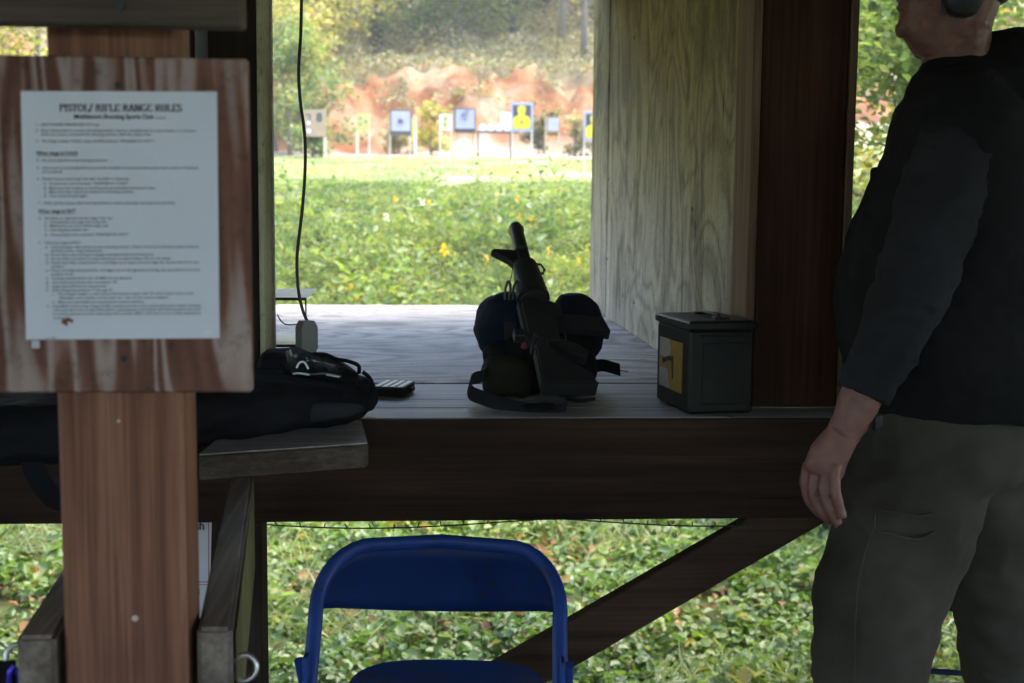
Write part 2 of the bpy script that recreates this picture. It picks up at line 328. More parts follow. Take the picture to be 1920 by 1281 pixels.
def ribbon(name, pts, wv, mat, parent=None, thick=0.0015, **k):
    bm = bmesh.new(); add_ribbon(bm, pts, wv, thick); return link(name, bm_mesh(bm, True, 40), parent, mat, **k)
def superring(c, ax, ay, a, b, e=2.6, n=20):
    out = []
    for k in range(n):
        t = 2*math.pi*k/n; ct, st = math.cos(t), math.sin(t)
        out.append(Vector(c) + Vector(ax)*(a*math.copysign(abs(ct)**(2/e), ct)) + Vector(ay)*(b*math.copysign(abs(st)**(2/e), st)))
    return out
def remeshed(bm, voxel, smooth_it=6, fac=0.5):
    """one continuous skin over overlapping volumes"""
    bmesh.ops.recalc_face_normals(bm, faces=bm.faces[:])
    me = bpy.data.meshes.new('tmp'); bm.to_mesh(me); bm.free()
    o = bpy.data.objects.new('tmp', me); COL.objects.link(o)
    md = o.modifiers.new('r', 'REMESH'); md.mode = 'VOXEL'; md.voxel_size = voxel; md.use_smooth_shade = True
    if smooth_it: s = o.modifiers.new('s', 'SMOOTH'); s.factor = fac; s.iterations = smooth_it
    dg = bpy.context.evaluated_depsgraph_get()
    out = bpy.data.meshes.new_from_object(o.evaluated_get(dg))
    bpy.data.objects.remove(o); bpy.data.meshes.remove(me)
    out.polygons.foreach_set('use_smooth', [True]*len(out.polygons))
    return out
def wrinkle(me, amp, scale, seed=0.0, stretch=(1, 1, 1), ridge=False):
    nrm = np.empty(len(me.vertices)*3); me.vertex_normals.foreach_get('vector', nrm); nrm = nrm.reshape(-1, 3)
    co = np.empty(len(me.vertices)*3); me.vertices.foreach_get('co', co); co = co.reshape(-1, 3)
    for i in range(len(co)):
        q = Vector((co[i, 0]*stretch[0]*scale+seed, co[i, 1]*stretch[1]*scale, co[i, 2]*stretch[2]*scale))
        v = mnoise.fractal(q, 1.0, 2.0, 3)
        if ridge: v = 0.35 - abs(v)*1.4
        co[i] += nrm[i]*v*amp
    me.vertices.foreach_set('co', co.ravel()); me.update()
    return me
def leaves_mesh(pos, size, nrm=None, up_bias=0.5, fold=0.25, aspect=1.7, simple=False, rng=RNG):
    """many leaf-shaped faces as one mesh: pos (n,3), size (n,)"""
    n = len(pos); pos = np.asarray(pos, float)
    nv = rng.normal(size=(n, 3)); nv[:, 2] = np.abs(nv[:, 2]) + up_bias*2
    nv /= np.linalg.norm(nv, axis=1)[:, None]
    t = rng.normal(size=(n, 3)); t -= (t*nv).sum(1)[:, None]*nv; t /= np.linalg.norm(t, axis=1)[:, None]
    b = np.cross(nv, t); L = size[:, None]; W = L/aspect
    if simple:
        V = np.stack([pos-t*L/2, pos+b*W/2+t*L*0.05, pos+t*L/2, pos-b*W/2+t*L*0.05], 1).reshape(-1, 3)
        F = np.arange(4*n).reshape(-1, 4); nvp = 4; nf = n
    else:
        up_ = nv*(W*fold)
        V = np.stack([pos-t*L/2, pos-t*L*0.2+b*W/2+up_, pos+t*L*0.22+b*W*0.4+up_, pos+t*L/2, pos+t*L*0.22-b*W*0.4+up_, pos-t*L*0.2-b*W/2+up_], 1).reshape(-1, 3)
        i0 = np.arange(n)[:, None]*6
        F = np.concatenate([i0+np.array([0, 1, 2, 3]), i0+np.array([0, 3, 4, 5])], 0); nvp = 6; nf = 2*n
    me = bpy.data.meshes.new('leaves'); me.vertices.add(len(V)); me.vertices.foreach_set('co', V.ravel())
    me.loops.add(nf*4); me.loops.foreach_set('vertex_index', F.ravel().astype(np.int32))
    me.polygons.add(nf); me.polygons.foreach_set('loop_start', np.arange(nf, dtype=np.int32)*4); me.polygons.foreach_set('loop_total', np.full(nf, 4, np.int32))
    me.update(); me.validate()
    return me

# ---------------------------------------------------------------- ground
_GY = [-200, -40, -16, -9, -5, 1.5, 3.0, 5.0, 8.3, 11.0, 15.0, 19.0, 23.0, 26.0, 26.5, 28.6, 32, 38, 46, 60, 90, 200]
_GZ = [8.0, 6.0, 3.0, 0.8, -0.3, -0.45, -0.75, -0.85, -0.62, 0.22, 1.46, 1.77, 2.03, 2.24, 2.42, 3.92, 4.9, 6.6, 10.0, 19.0, 30.0, 34.0]  # unseen rise behind the camera is added to block sky light
def gz0(x, y):
    """smooth ground height (arrays)"""
    x = np.asarray(x, float); y = np.asarray(y, float)
    y2 = y + 0.35*np.sin(x*0.55+0.6)*np.clip((y-20)/6, 0, 1) + 0.25*np.sin(x*1.9)*np.clip((y-24)/3, 0, 1)
    z = np.interp(y2, _GY, _GZ)
    # the left flank rises towards the trees, the right flank too, only downrange
    fl = np.clip((np.abs(x)-4.5)/14, 0, 1)**1.3*np.clip((y-5)/12, 0, 1)
    return z + fl*3.2
def gz(x, y):
    return float(gz0(x, y)) + (0.05*mnoise.fractal(Vector((x*0.8, y*0.8, 0)), 1, 2, 3) if y > 3 or y < -4 else 0.0)
def build_ground():
    xs = np.concatenate([np.linspace(-160, -12, 26)[:-1], np.linspace(-12, 12, 161), np.linspace(12, 160, 26)[1:]])
    ys = np.concatenate([np.linspace(-200, -10, 24)[:-1], np.linspace(-10, 22, 130)[:-1], np.linspace(22, 34, 110)[:-1], np.linspace(34, 60, 60)[:-1], np.linspace(60, 200, 24)])
    X, Y = np.meshgrid(xs, ys); Z = gz0(X, Y); H = np.zeros_like(Z)
    for j in range(X.shape[0]):
        for i in range(X.shape[1]):
            x, y = X[j, i], Y[j, i]
            if abs(x) > 20 or y > 70 or y < -12: continue
            v = 0.05*mnoise.fractal(Vector((x*0.8, y*0.8, 0)), 1, 2, 3) if (y > 3 or y < -4) else 0
            if 25.6 < y < 30:                      # the cut clay face is lumpy and eroded
                kx = min(1, (y-25.6)/0.8)*min(1, (30-y)/1.2)
                n1 = mnoise.fractal(Vector((x*1.1, y*0.7, 3.0)), 1, 2.1, 5); n2 = mnoise.fractal(Vector((x*3.1, y*1.7, 9.0)), 1, 2, 3)
                v += kx*(0.40*n1 + 0.24*n2 - 0.22*abs(mnoise.noise(Vector((x*0.9+5, y*0.3, 1)))))
            elif y >= 30: v += 0.15*mnoise.fractal(Vector((x*0.5, y*0.5, 4.0)), 1, 2, 4)
            H[j, i] = v
    Z = Z+H
    V = np.stack([X.ravel(), Y.ravel(), Z.ravel()], 1); nx = len(xs); ny = len(ys)
    a = (np.arange(ny-1)[:, None]*nx+np.arange(nx-1)[None, :]).ravel()
    F = np.stack([a, a+1, a+nx+1, a+nx], 1)
    me = bpy.data.meshes.new('ground'); me.from_pydata(V.tolist(), [], F.tolist())
    me.polygons.foreach_set('use_smooth', [True]*len(me.polygons)); return me
def m_ground():
    m, nt, bs = _mat('range_ground'); tc = N(nt, 'ShaderNodeTexCoord'); sx = N(nt, 'ShaderNodeSeparateXYZ'); nt.links.new(tc.outputs['Object'], sx.inputs[0])
    big = nz(nt, tc.outputs['Object'], 0.9, 5); fine = nz(nt, tc.outputs['Object'], 9, 6, 0.65); med = nz(nt, tc.outputs['Object'], 2.3, 6, 0.6)
    yj = mathn(nt, 'ADD', sx.outputs[1], mathn(nt, 'MULTIPLY', mathn(nt, 'SUBTRACT', big.outputs[0], 0.5), 3.0))
    yk = mathn(nt, 'ADD', sx.outputs[1], mathn(nt, 'MULTIPLY', mathn(nt, 'SUBTRACT', big.outputs[0], 0.5), 1.0))
    def two(a, b, n=fine, lo=0.35, hi=0.65):
        r = ramp(nt, [(lo, a), (hi, b)]); nt.links.new(n.outputs[0], r.inputs[0]); return r.outputs[0]
    def step(v, a, b):
        r = N(nt, 'ShaderNodeMapRange'); r.inputs[1].default_value = a; r.inputs[2].default_value = b; nt.links.new(v, r.inputs[0]); return r.outputs[0]
    soil = two((0.035, 0.035, 0.016), (0.07, 0.09, 0.03)); lawn = two((0.24, 0.27, 0.13), (0.34, 0.34, 0.19), med)
    sand = two((0.27, 0.21, 0.165), (0.36, 0.295, 0.24)); clay = two((0.16, 0.058, 0.022), (0.27, 0.125, 0.058), med, 0.38, 0.60)
    pale = two((0.22, 0.15, 0.09), (0.31, 0.235, 0.155)); clay = mix(nt, step(big.outputs[0], 0.5, 0.66), clay, pale)
    litter = two((0.16, 0.125, 0.08), (0.30, 0.26, 0.14), med); dark = two((0.07, 0.06, 0.04), (0.14, 0.115, 0.07), med)
    o = mix(nt, step(yj, 14.0, 15.0), soil, lawn); o = mix(nt, step(yk, 22.4, 23.2), o, sand); o = mix(nt, step(yk, 25.9, 26.6), o, clay)
    o = mix(nt, step(yj, 28.3, 29.4), o, litter); o = mix(nt, step(yj, 33.5, 39), o, dark)
    nt.links.new(o, bs.inputs['Base Color']); bs.inputs['Roughness'].default_value = 0.95; bs.inputs['Specular IOR Level'].default_value = 0.15
    bump(nt, bs, fine.outputs[0], 0.6, 0.05)
    return m
MAT['ground'] = m_ground()
link('ground', build_ground(), None, 'ground', kind='structure')
boxr('floor', (-6, 6), (-5.0, 3.35), (-0.35, 0.0), 'concrete', None, 0.01, kind='structure')

# ---------------------------------------------------------------- shelter: roof, posts, header
TZ = 0.875; YF = 2.594; YB = 5.41; YP = 2.72
rf = thing('shelter_roof', 'unseen dark boarded lean-to roof, lengthened to block light', 'roof', (0, 1.5, 2.4))
def slope_z(y): return 2.62 - 0.035*(y+1.0)
for k in range(48):
    x0 = -8.4+16.8/48*k; ya, yb = -5.4, 5.3  # roof reach out of view is lengthened to cut the light below
    R = Matrix.Rotation(math.atan2(slope_z(yb)-slope_z(ya), yb-ya), 3, 'X')
    box('roof_board', (x0+0.1755, (ya+yb)/2, (slope_z(ya)+slope_z(yb))/2), (0.349, yb-ya, 0.03), 'roof', rf, R, 0.0)
for y in (-5.2, -2.4, -0.4, 1.62, 2.78, 5.1):
    boxr('rafter', (-8.3, 8.3), (y-0.03, y+0.03), (slope_z(y)-0.20, slope_z(y)-0.022), 'header', rf, 0.002)

# right-hand dark post and plywood divider
rp = thing('support_post', 'wide dark reddish post standing between the divider panel and the man', 'post', (0.8, YP+0.08, TZ))
boxr('post_timber', (0.708, 0.898), (YP, YP+0.15), (TZ, slope_z(2.78)-0.2), 'dark_post', rp, 0.004)
boxr('edge_strip', (0.688, 0.7065), (YP-0.012, YP+0.13), (TZ, 2.4), 'ply_edge', rp, 0.001)
boxr('edge_strip', (0.8995, 0.915), (YP-0.006, YP+0.15), (TZ, 2.4), 'ply_edge', rp, 0.001)
dv = thing('bench_divider', 'weathered grey green plywood divider panel on the right of the bench', 'divider', (0.70, 4.0, TZ))
boxr('panel', (0.690, 0.702), (YP+0.135, 4.862), (TZ+0.001, 2.42), 'divider_ply', dv, 0.002)
boxr('end_panel', (0.686, 0.702), (4.867, 5.33), (TZ+0.001, 2.42), 'divider_ply', dv, 0.004)
boxr('stud', (0.703, 0.79), (4.83, 4.92), (TZ, 2.40), 'header', dv, 0.003)
boxr('stud', (0.703, 0.79), (5.22, 5.31), (TZ, 2.40), 'header', dv, 0.003)
for (py_, pz_) in ((4.845, 2.1), (4.845, 1.75), (4.845, 1.4), (4.845, 1.1), (4.45, 0.99), (4.2, 0.985), (4.3, 1.86), (3.6, 1.93), (3.3, 1.3)):
    bm = bmesh.new(); add_tube(bm, [(0.6895, py_, pz_), (0.6875, py_, pz_)], 0.006, 8); link('screw_head', bm_mesh(bm), dv, 'rust')

# left-hand dark post, its yellowed side panel, conduit
lp = thing('support_post', 'nearly black post behind the rules board on the left', 'post', (-0.45, YP+0.08, -0.12))
boxr('post_timber', (-0.560, -0.352), (YP, YP+0.10), (-0.0, slope_z(2.78)-0.2), 'black_post', lp, 0.004)
boxr('side_panel', (-0.3505, -0.338), (YP+0.004, YP+0.135), (TZ+0.002, 2.42), 'jamb', lp, 0.002)
boxr('edge_trim', (-0.3505, -0.335), (YP+0.137, YP+0.165), (TZ+0.002, 2.42), 'grey_board', lp, 0.002)
tube('conduit', [P(377, 60, YP-0.02)+Vector((0, 0, 0.55)), P(377, 60, YP-0.02), P(377, 60, YP-0.02)-Vector((0, 0, 0.9))], 0.013, 'conduit', None, 12,
     label='thin grey metal conduit pipe running up the nearly black post', cat='pipe')

# ---------------------------------------------------------------- bench
bn = thing('shooting_bench', 'long weathered shooting bench with plywood top and dark front beam', 'bench', (0, 4, -0.1))
boxr('plywood_top', (-2.6, -0.625), (3.096, YB), (TZ-0.018, TZ-0.001), 'table_ply', bn, 0.002)
boxr('plywood_top', (-0.622, 0.695), (3.096, YB), (TZ-0.018, TZ), 'table_ply', bn, 0.002)
boxr('plywood_top', (0.698, 2.8), (3.096, YB), (TZ-0.018, TZ-0.0006), 'table_ply', bn, 0.002)
for (y0, y1) in ((2.848, 3.090), (2.728, 2.843), (YF+0.002, 2.723)):
    for (x0, x1) in ((-2.6, -1.2), (-1.196, 0.635), (0.638, 2.8)):
        dz = random.uniform(-0.002, 0.0)
        boxr('board', (x0, x1), (y0, y1), (TZ-0.038, TZ+dz), 'grey_board', bn, 0.003)
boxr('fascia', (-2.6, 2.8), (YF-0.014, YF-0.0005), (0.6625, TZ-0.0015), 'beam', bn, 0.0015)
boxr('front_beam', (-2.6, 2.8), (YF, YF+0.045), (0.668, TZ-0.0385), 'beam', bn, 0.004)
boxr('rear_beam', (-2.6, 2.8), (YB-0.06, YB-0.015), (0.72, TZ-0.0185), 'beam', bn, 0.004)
for x in (-2.2, -1.05, 2.15, 2.7):
    boxr('leg', (x-0.045, x+0.045), (YB-0.155, YB-0.062), (-0.9, TZ-0.0185), 'brace', bn, 0.003)
    boxr('joist', (x-0.02, x+0.02), (YF+0.046, YB-0.16), (0.70, TZ-0.0385), 'beam', bn, 0.002)
a = P(1468, 974, 2.66); b = P(1010, 1238, 2.66); dd = (b-a).normalized(); b2 = a + dd*1.30; a = a - dd*0.10
R = Matrix((dd, Vector((0, 1, 0)), dd.cross(Vector((0, 1, 0))))).transposed()
box('diagonal_brace', (a+b2)/2, ((b2-a).length, 0.04, 0.092), 'brace', bn, R, 0.003)
# wire hanging under the beam
wr = thing('fence_wire', 'thin dark sagging wire with short prongs under the bench beam', 'wire', (0, 2.63, 0.66))
def wire_z(x): return 0.657 - 0.012*math.sin(math.pi*((x+0.35) % 0.62)/0.62) + 0.004*math.sin(x*7)
wp = [(x, 2.60, wire_z(x)) for x in np.arange(-0.42, 0.72, 0.03)]
tube('wire_strand', wp, 0.0016, 'gun', wr, 5)
for k in range(24):
    x = -0.40+0.048*k
    tube('prong', [(x, 2.60, wire_z(x)), (x+random.uniform(-0.008, 0.004), 2.60, wire_z(x)+0.009)], 0.0013, 'gun', wr, 4)

# side plank that carries the rifle bag, with its knee braces
pk = thing('side_plank', 'pale weathered plank jutting towards the sign post under the black bag', 'plank', (-0.4, 2.35, 0.82))
c1 = PZ(691, 831, 0.872); c2 = PZ(679, 787, 0.872); c2.y = min(c2.y, YF-0.006)
dirx = (PZ(400, 851, 0.872)-c1); dirx.z = 0; dirx.normalize()
l1 = c1+dirx*0.31; l2 = Vector((l1.x+0.02, YF-0.006, 0.872))
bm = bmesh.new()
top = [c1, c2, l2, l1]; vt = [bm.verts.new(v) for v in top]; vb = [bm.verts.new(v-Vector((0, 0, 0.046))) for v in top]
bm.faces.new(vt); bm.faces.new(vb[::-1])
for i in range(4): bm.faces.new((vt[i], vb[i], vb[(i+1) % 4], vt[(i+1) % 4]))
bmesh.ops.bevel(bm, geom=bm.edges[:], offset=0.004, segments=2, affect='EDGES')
link('plank', bm_mesh(bm), pk, 'shaded_plank')
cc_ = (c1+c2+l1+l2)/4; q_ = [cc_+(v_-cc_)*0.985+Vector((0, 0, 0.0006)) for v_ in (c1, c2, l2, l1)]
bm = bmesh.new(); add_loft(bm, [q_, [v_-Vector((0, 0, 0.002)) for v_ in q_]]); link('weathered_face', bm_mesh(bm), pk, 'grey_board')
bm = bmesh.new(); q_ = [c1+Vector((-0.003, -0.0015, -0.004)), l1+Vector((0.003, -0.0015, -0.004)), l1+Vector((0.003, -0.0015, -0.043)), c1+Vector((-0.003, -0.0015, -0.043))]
add_loft(bm, [q_, [v_+Vector((0, 0.003, 0)) for v_ in q_]]); link('shaded_front', bm_mesh(bm), pk, 'shaded_plank')  # thin slab painting the shaded front of the plank

def joist(name, n1, n2, f1, f2, h, mat, parent, **k):
    """timber with top corners near-left, near-right, far-left, far-right"""
    bm = bmesh.new(); top = [Vector(v) for v in (n1, n2, f2, f1)]
    vt = [bm.verts.new(v) for v in top]; vb = [bm.verts.new(v-Vector((0, 0, h))) for v in top]
    bm.faces.new(vt); bm.faces.new(vb[::-1])
    for i in range(4): bm.faces.new((vt[i], vb[i], vb[(i+1) % 4], vt[(i+1) % 4]))
    bmesh.ops.bevel(bm, geom=bm.edges[:], offset=0.005, segments=2, affect='EDGES')
    return link(name, bm_mesh(bm), parent, mat, **k)
JZ = 0.824
n1 = PZ(364, 1205, JZ); n1.y = 1.455; n1 = Vector((-0.2635, 1.455, JZ)); n2 = n1+Vector((0.040, 0, 0))
f1 = P(433, 880, 2.30); f1.z = JZ; f2 = f1+Vector((0.040, 0, 0))
jr = thing('joist_timber', 'grey joist with greenish side running from sign post to plank', 'timber', (n1.x, n1.y, JZ-0.18), 'joists bolted to the sign post')
j_ = joist('timber', n1, n2, f1, f2, 0.18, 'grey_brace', jr)
bm = bmesh.new(); q = [n2+Vector((0.0012, 0.02, -0.012)), f2+Vector((0.0012, -0.01, -0.012)), f2+Vector((0.0012, -0.01, -0.17)), n2+Vector((0.0012, 0.02, -0.17))]
add_loft(bm, [[v for v in q], [v+Vector((0.0008, 0, 0)) for v in q]]); link('mossy_side', bm_mesh(bm), jr, 'green_wood')
jl = thing('joist_timber', 'short grey joist end showing left of the sign post', 'timber', (-0.45, 1.43, JZ-0.18), 'joists bolted to the sign post')
joist('timber', (-0.4615, 1.435, JZ), (-0.4185, 1.435, JZ), (-0.54, 2.28, JZ), (-0.497, 2.28, JZ), 0.18, 'grey_brace', jl)
def eye_bolt(c, axis_to, label, r=0.0145):
    t = thing('eye_bolt', label, 'bolt', c, 'eye bolts in the joists'); c = Vector(c)
    ring = [c+Vector((r*math.cos(a), 0.25*r*math.sin(a), r*math.sin(a))) for a in np.linspace(-2.75, 2.75, 22)] if axis_to.x < c.x else \
           [c+Vector((r*math.cos(a), 0.25*r*math.sin(a), r*math.sin(a))) for a in np.linspace(0.4, 5.9, 22)]
    bm = bmesh.new(); add_tube(bm, ring, 0.0031, 8, (0, 1, 0)); link('ring', bm_mesh(bm, True), t, 'steel')
    tube('shank', [axis_to, c+(axis_to-c).normalized()*r*0.95], 0.0029, 'steel', t, 8)
eb = P(458, 1252, 1.50)
eye_bolt(eb, Vector((n2.x-0.005, 1.50, eb.z+0.004)), 'galvanised eye bolt ring screwed into the right joist')
eb2 = P(33, 1232, 1.47)
eye_bolt(eb2, Vector((-0.457, 1.47, eb2.z)), 'galvanised eye bolt ring at the lower left edge', 0.0135)
hs = thing('hanging_strap', 'black strap with purple blue clip hanging at lower left corner', 'strap', eb2)
ribbon('webbing', smooth_path([P(2, 1240, 1.46), P(2, 1262, 1.458), P(5, 1300, 1.458)]), Vector((0.016, 0.003, 0)), 'black_cloth', hs, 0.003)
bm = bmesh.new(); add_tube(bm, smooth_path([P(27, 1248, 1.452), P(19, 1262, 1.45), P(18, 1290, 1.45), P(30, 1300, 1.45), P(38, 1285, 1.452), P(34, 1255, 1.453)]), 0.0035, 8, (0, 1, 0))
me = bm_mesh(bm, True); MAT['violet'] = m_plain('violet_anodised', (0.06, 0.04, 0.5), 0.25, 0.6, 0.1, 30, 0); link('clip', me, hs, 'violet')
tube('tied_cord', [P(-10, 1198, 1.50), P(20, 1222, 1.49), P(48, 1240, 1.47)], 0.0014, 'cord', hs, 5)

# sign post, header, board, sheet
sp = thing('sign_post', 'square brown timber post carrying the rules board', 'post', (-0.335, 1.52, 0))
boxr('post_timber', (-0.4105, P(345, 900, 1.4425).x), (1.4425, 1.53), (0.0, 2.55), 'post_pine', sp, 0.004)
for (x_, y_, r_) in ((222, 790, 0.0020), (253, 1160, 0.0042)):
    c = P(x_, y_, 1.4415); bm = bmesh.new(); add_tube(bm, [c+Vector((0, 0.002, 0)), c-Vector((0, 0.0012, 0))], [r_, r_*0.7], 10, (0, 0, 1)); link('nail_head', bm_mesh(bm, True, 40), sp, 'stake_pale')
hd = box('header_board', ((P(-200, 22, 1.41).x+P(458, 22, 1.41).x)/2, 1.41, P(230, 46, 1.39).z+0.075), (P(458, 22, 1.41).x-P(-200, 22, 1.41).x, 0.038, 0.15), 'header', None, None, 0.003,
    label='weathered horizontal board across the top left corner above the sign', cat='board')
for px_ in (225,):
    c = P(px_, 10, 1.39); bm = bmesh.new(); add_tube(bm, [c+Vector((0, 0.003, 0)), c-Vector((0, 0.002, 0))], 0.006, 8); link('bolt_head', bm_mesh(bm), hd, 'gun')
YS = 1.42
bl = thing('sign_board', 'square reddish plywood board with pale grain on the post', 'sign', (-0.40, YS+0.01, 1.105))
boxr('plywood_board', (-0.655, -0.1925), (YS+0.0005, YS+0.0185), (1.1055, 1.4685), 'sign_ply', bl, 0.002)
for (x_, y_) in ((222, 160), (233, 672)):
    c = P(x_, y_, YS); bm = bmesh.new(); add_tube(bm, [c+Vector((0, 0.004, 0)), c-Vector((0, 0.0008, 0))], 0.0038, 10); link('screw_head', bm_mesh(bm), bl, 'gun')
# the printed sheet
tl, tr, blc, brc = P(39, 171, YS-0.001), P(407, 172, YS-0.001), P(49, 637, YS-0.001), P(412, 634, YS-0.001)
ns = thing('rules_sheet', 'laminated white sheet of printed range rules on the plywood board', 'notice', (blc+brc)/2)
bm = bmesh.new(); g = 12; grid = []
for j in range(g+1):
    row = []
    for i in range(g+1):
        u, v = i/g, j/g; p = (tl*(1-u)+tr*u)*(1-v)+(blc*(1-u)+brc*u)*v
        p = p + Vector((0, -0.0012*abs(mnoise.noise(Vector((u*3, v*3, 1))))-0.0004, 0)); row.append(p)
    grid.append(row)
fv = [[bm.verts.new(p) for p in r] for r in grid]; bv = [[bm.verts.new(p+Vector((0, 0.0005, 0))) for p in r] for r in grid]
for j in range(g):
    for i in range(g):
        bm.faces.new((fv[j][i], fv[j][i+1], fv[j+1][i+1], fv[j+1][i])); bm.faces.new((bv[j][i], bv[j+1][i], bv[j+1][i+1], bv[j][i+1]))
link('sheet', bm_mesh(bm, True), ns, 'paper')
PW, PH = 368.0, 465.0
def on_sheet(x, y, off=0.0024):
    u, v = (x-39)/PW, (y-171)/PH
    p = (tl*(1-u)+tr*u)*(1-v)+(blc*(1-u)+brc*u)*v
    return p - Vector((0, off, 0))
SX = (tr-tl).length/PW
TXT = []
def text_mesh(s, x, y, hpx, wpx=None, mat='ink', parent=None, bold=0.0, place=None, name='printed_line'):
    """flat printed line, left end and baseline at pixel (x, y), capital height hpx, optional total width wpx"""
    cu = bpy.data.curves.new('t', 'FONT'); cu.body = s; cu.size = 1.0; cu.offset = bold; cu.resolution_u = 2; cu.fill_mode = 'FRONT'
    o = bpy.data.objects.new('t', cu); COL.objects.link(o); bpy.context.view_layer.update()
    me = bpy.data.meshes.new_from_object(o.evaluated_get(bpy.context.evaluated_depsgraph_get()))
    bpy.data.objects.remove(o)
    co = np.empty(len(me.vertices)*3); me.vertices.foreach_get('co', co); co = co.reshape(-1, 3)
    w0 = max(co[:, 0].max(), 1e-3); sx = hpx/0.70 if wpx is None else wpx/w0; sy = hpx/0.70
    out = np.array([(place or on_sheet)(x+c[0]*sx, y-c[1]*sy) for c in co]); me.vertices.foreach_set('co', out.ravel()); me.update()
    return link(name, me, parent or ns, mat)
# serif capitals drawn as strokes for the heading
def arc(cx, cy, rx, ry, a0, a1, n=12): return [(cx+rx*math.cos(rad(a0+(a1-a0)*i/n)), cy+ry*math.sin(rad(a0+(a1-a0)*i/n))) for i in range(n+1)]
GL = {
 'P': (0.62, [[(.17, 0), (.17, 1)], [(.1, .97), (.36, .97)]+arc(.36, .74, .20, .23, 90, -90)+[(.17, .51)]], [(.17, 0)]),
 'R': (0.72, [[(.17, 0), (.17, 1)], [(.1, .97), (.36, .97)]+arc(.36, .75, .19, .22, 90, -90)+[(.17, .53)], [(.36, .52), (.66, .0)]], [(.17, 0), (.66, 0)]),
 'I': (0.36, [[(.18, 0), (.18, 1)]], [(.18, 0), (.18, 1)]),
 'S': (0.56, [arc(.29, .74, .19, .24, 20, 250)+[(.35, .45)]+arc(.27, .26, .21, .24, 60, -160)], []),
 'T': (0.66, [[(.33, 0), (.33, 1)], [(.05, .97), (.61, .97)], [(.06, .97), (.06, .78)], [(.60, .97), (.60, .78)]], [(.33, 0)]),
 'O': (0.76, [arc(.38, .5, .30, .48, 0, 360, 24)], []),
 'L': (0.64, [[(.17, 0), (.17, 1)], [(.1, .03), (.58, .03)], [(.58, .0), (.58, .22)]], [(.17, 1)]),
 '/': (0.42, [[(.05, -.1), (.36, 1.05)]], []),
 'F': (0.60, [[(.17, 0), (.17, 1)], [(.1, .97), (.54, .97)], [(.54, 1), (.54, .78)], [(.17, .52), (.42, .52)]], [(.17, 0)]),
 'E': (0.64, [[(.17, 0), (.17, 1)], [(.1, .97), (.56, .97)], [(.56, 1), (.56, .80)], [(.17, .52), (.42, .52)], [(.1, .03), (.58, .03)], [(.58, 0), (.58, .22)]], []),
 'A': (0.72, [[(.12, 0), (.37, 1)], [(.37, 1), (.62, 0)], [(.22, .32), (.54, .32)]], [(.12, 0), (.62, 0)]),
 'N': (0.74, [[(.15, 0), (.15, 1)], [(.15, 1), (.60, 0)], [(.60, 0), (.60, 1)]], [(.15, 0), (.60, 1)]),
 'G': (0.76, [arc(.40, .5, .30, .48, 45, 335, 20), [(.64, .40), (.64, .08)], [(.52, .42), (.72, .42)]], []),
 'U': (0.74, [[(.16, 1), (.16, .3)]+arc(.37, .3, .21, .28, 180, 360)+[(.58, 1)]], [(.16, 1), (.58, 1)]),
 ' ': (0.34, [], [])}
def serif_line(s, x, y, hpx, wpx, parent, place, mat='ink'):
    tot = sum(GL[c][0] for c in s); k = wpx/tot; bm = bmesh.new(); cx = 0
    def quad(pts): bm.faces.new([bm.verts.new(place(x+px*k, y-py*hpx)) for px, py in pts])
    for ch in s:
        wd, strokes, serifs = GL[ch]
        for st in strokes:
            for (x0, y0), (x1, y1) in zip(st[:-1], st[1:]):
                dx, dy = (x1-x0)*k, (y1-y0)*hpx; L = math.hypot(dx, dy) or 1; th = (0.028+0.062*abs(dy)/L)*hpx
                nx, ny = -dy/L*th/k, dx/L*th/hpx; ex, ey = dx/L*0.02, dy/L*0.02
                quad([(cx+x0-ex-nx, y0-ey-ny), (cx+x1+ex-nx, y1+ey-ny), (cx+x1+ex+nx, y1+ey+ny), (cx+x0-ex+nx, y0-ey+ny)])
        for (sx_, sy_) in serifs:
            yy = 0.03 if sy_ < .5 else 0.97
            quad([(cx+sx_-.13, yy-.03), (cx+sx_+.13, yy-.03), (cx+sx_+.13, yy+.03), (cx+sx_-.13, yy+.03)])
        cx += wd
    return link('printed_heading', bm_mesh(bm), parent, mat)
serif_line('PISTOL/ RIFLE RANGE RULES', 111, 208, 13.0, 230, ns, on_sheet)
text_mesh('Middletown Shooting Sports Club', 138, 221.5, 8.0, 149, bold=0.018)
text_mesh('(revised)', 290, 221.5, 4.0, 20)
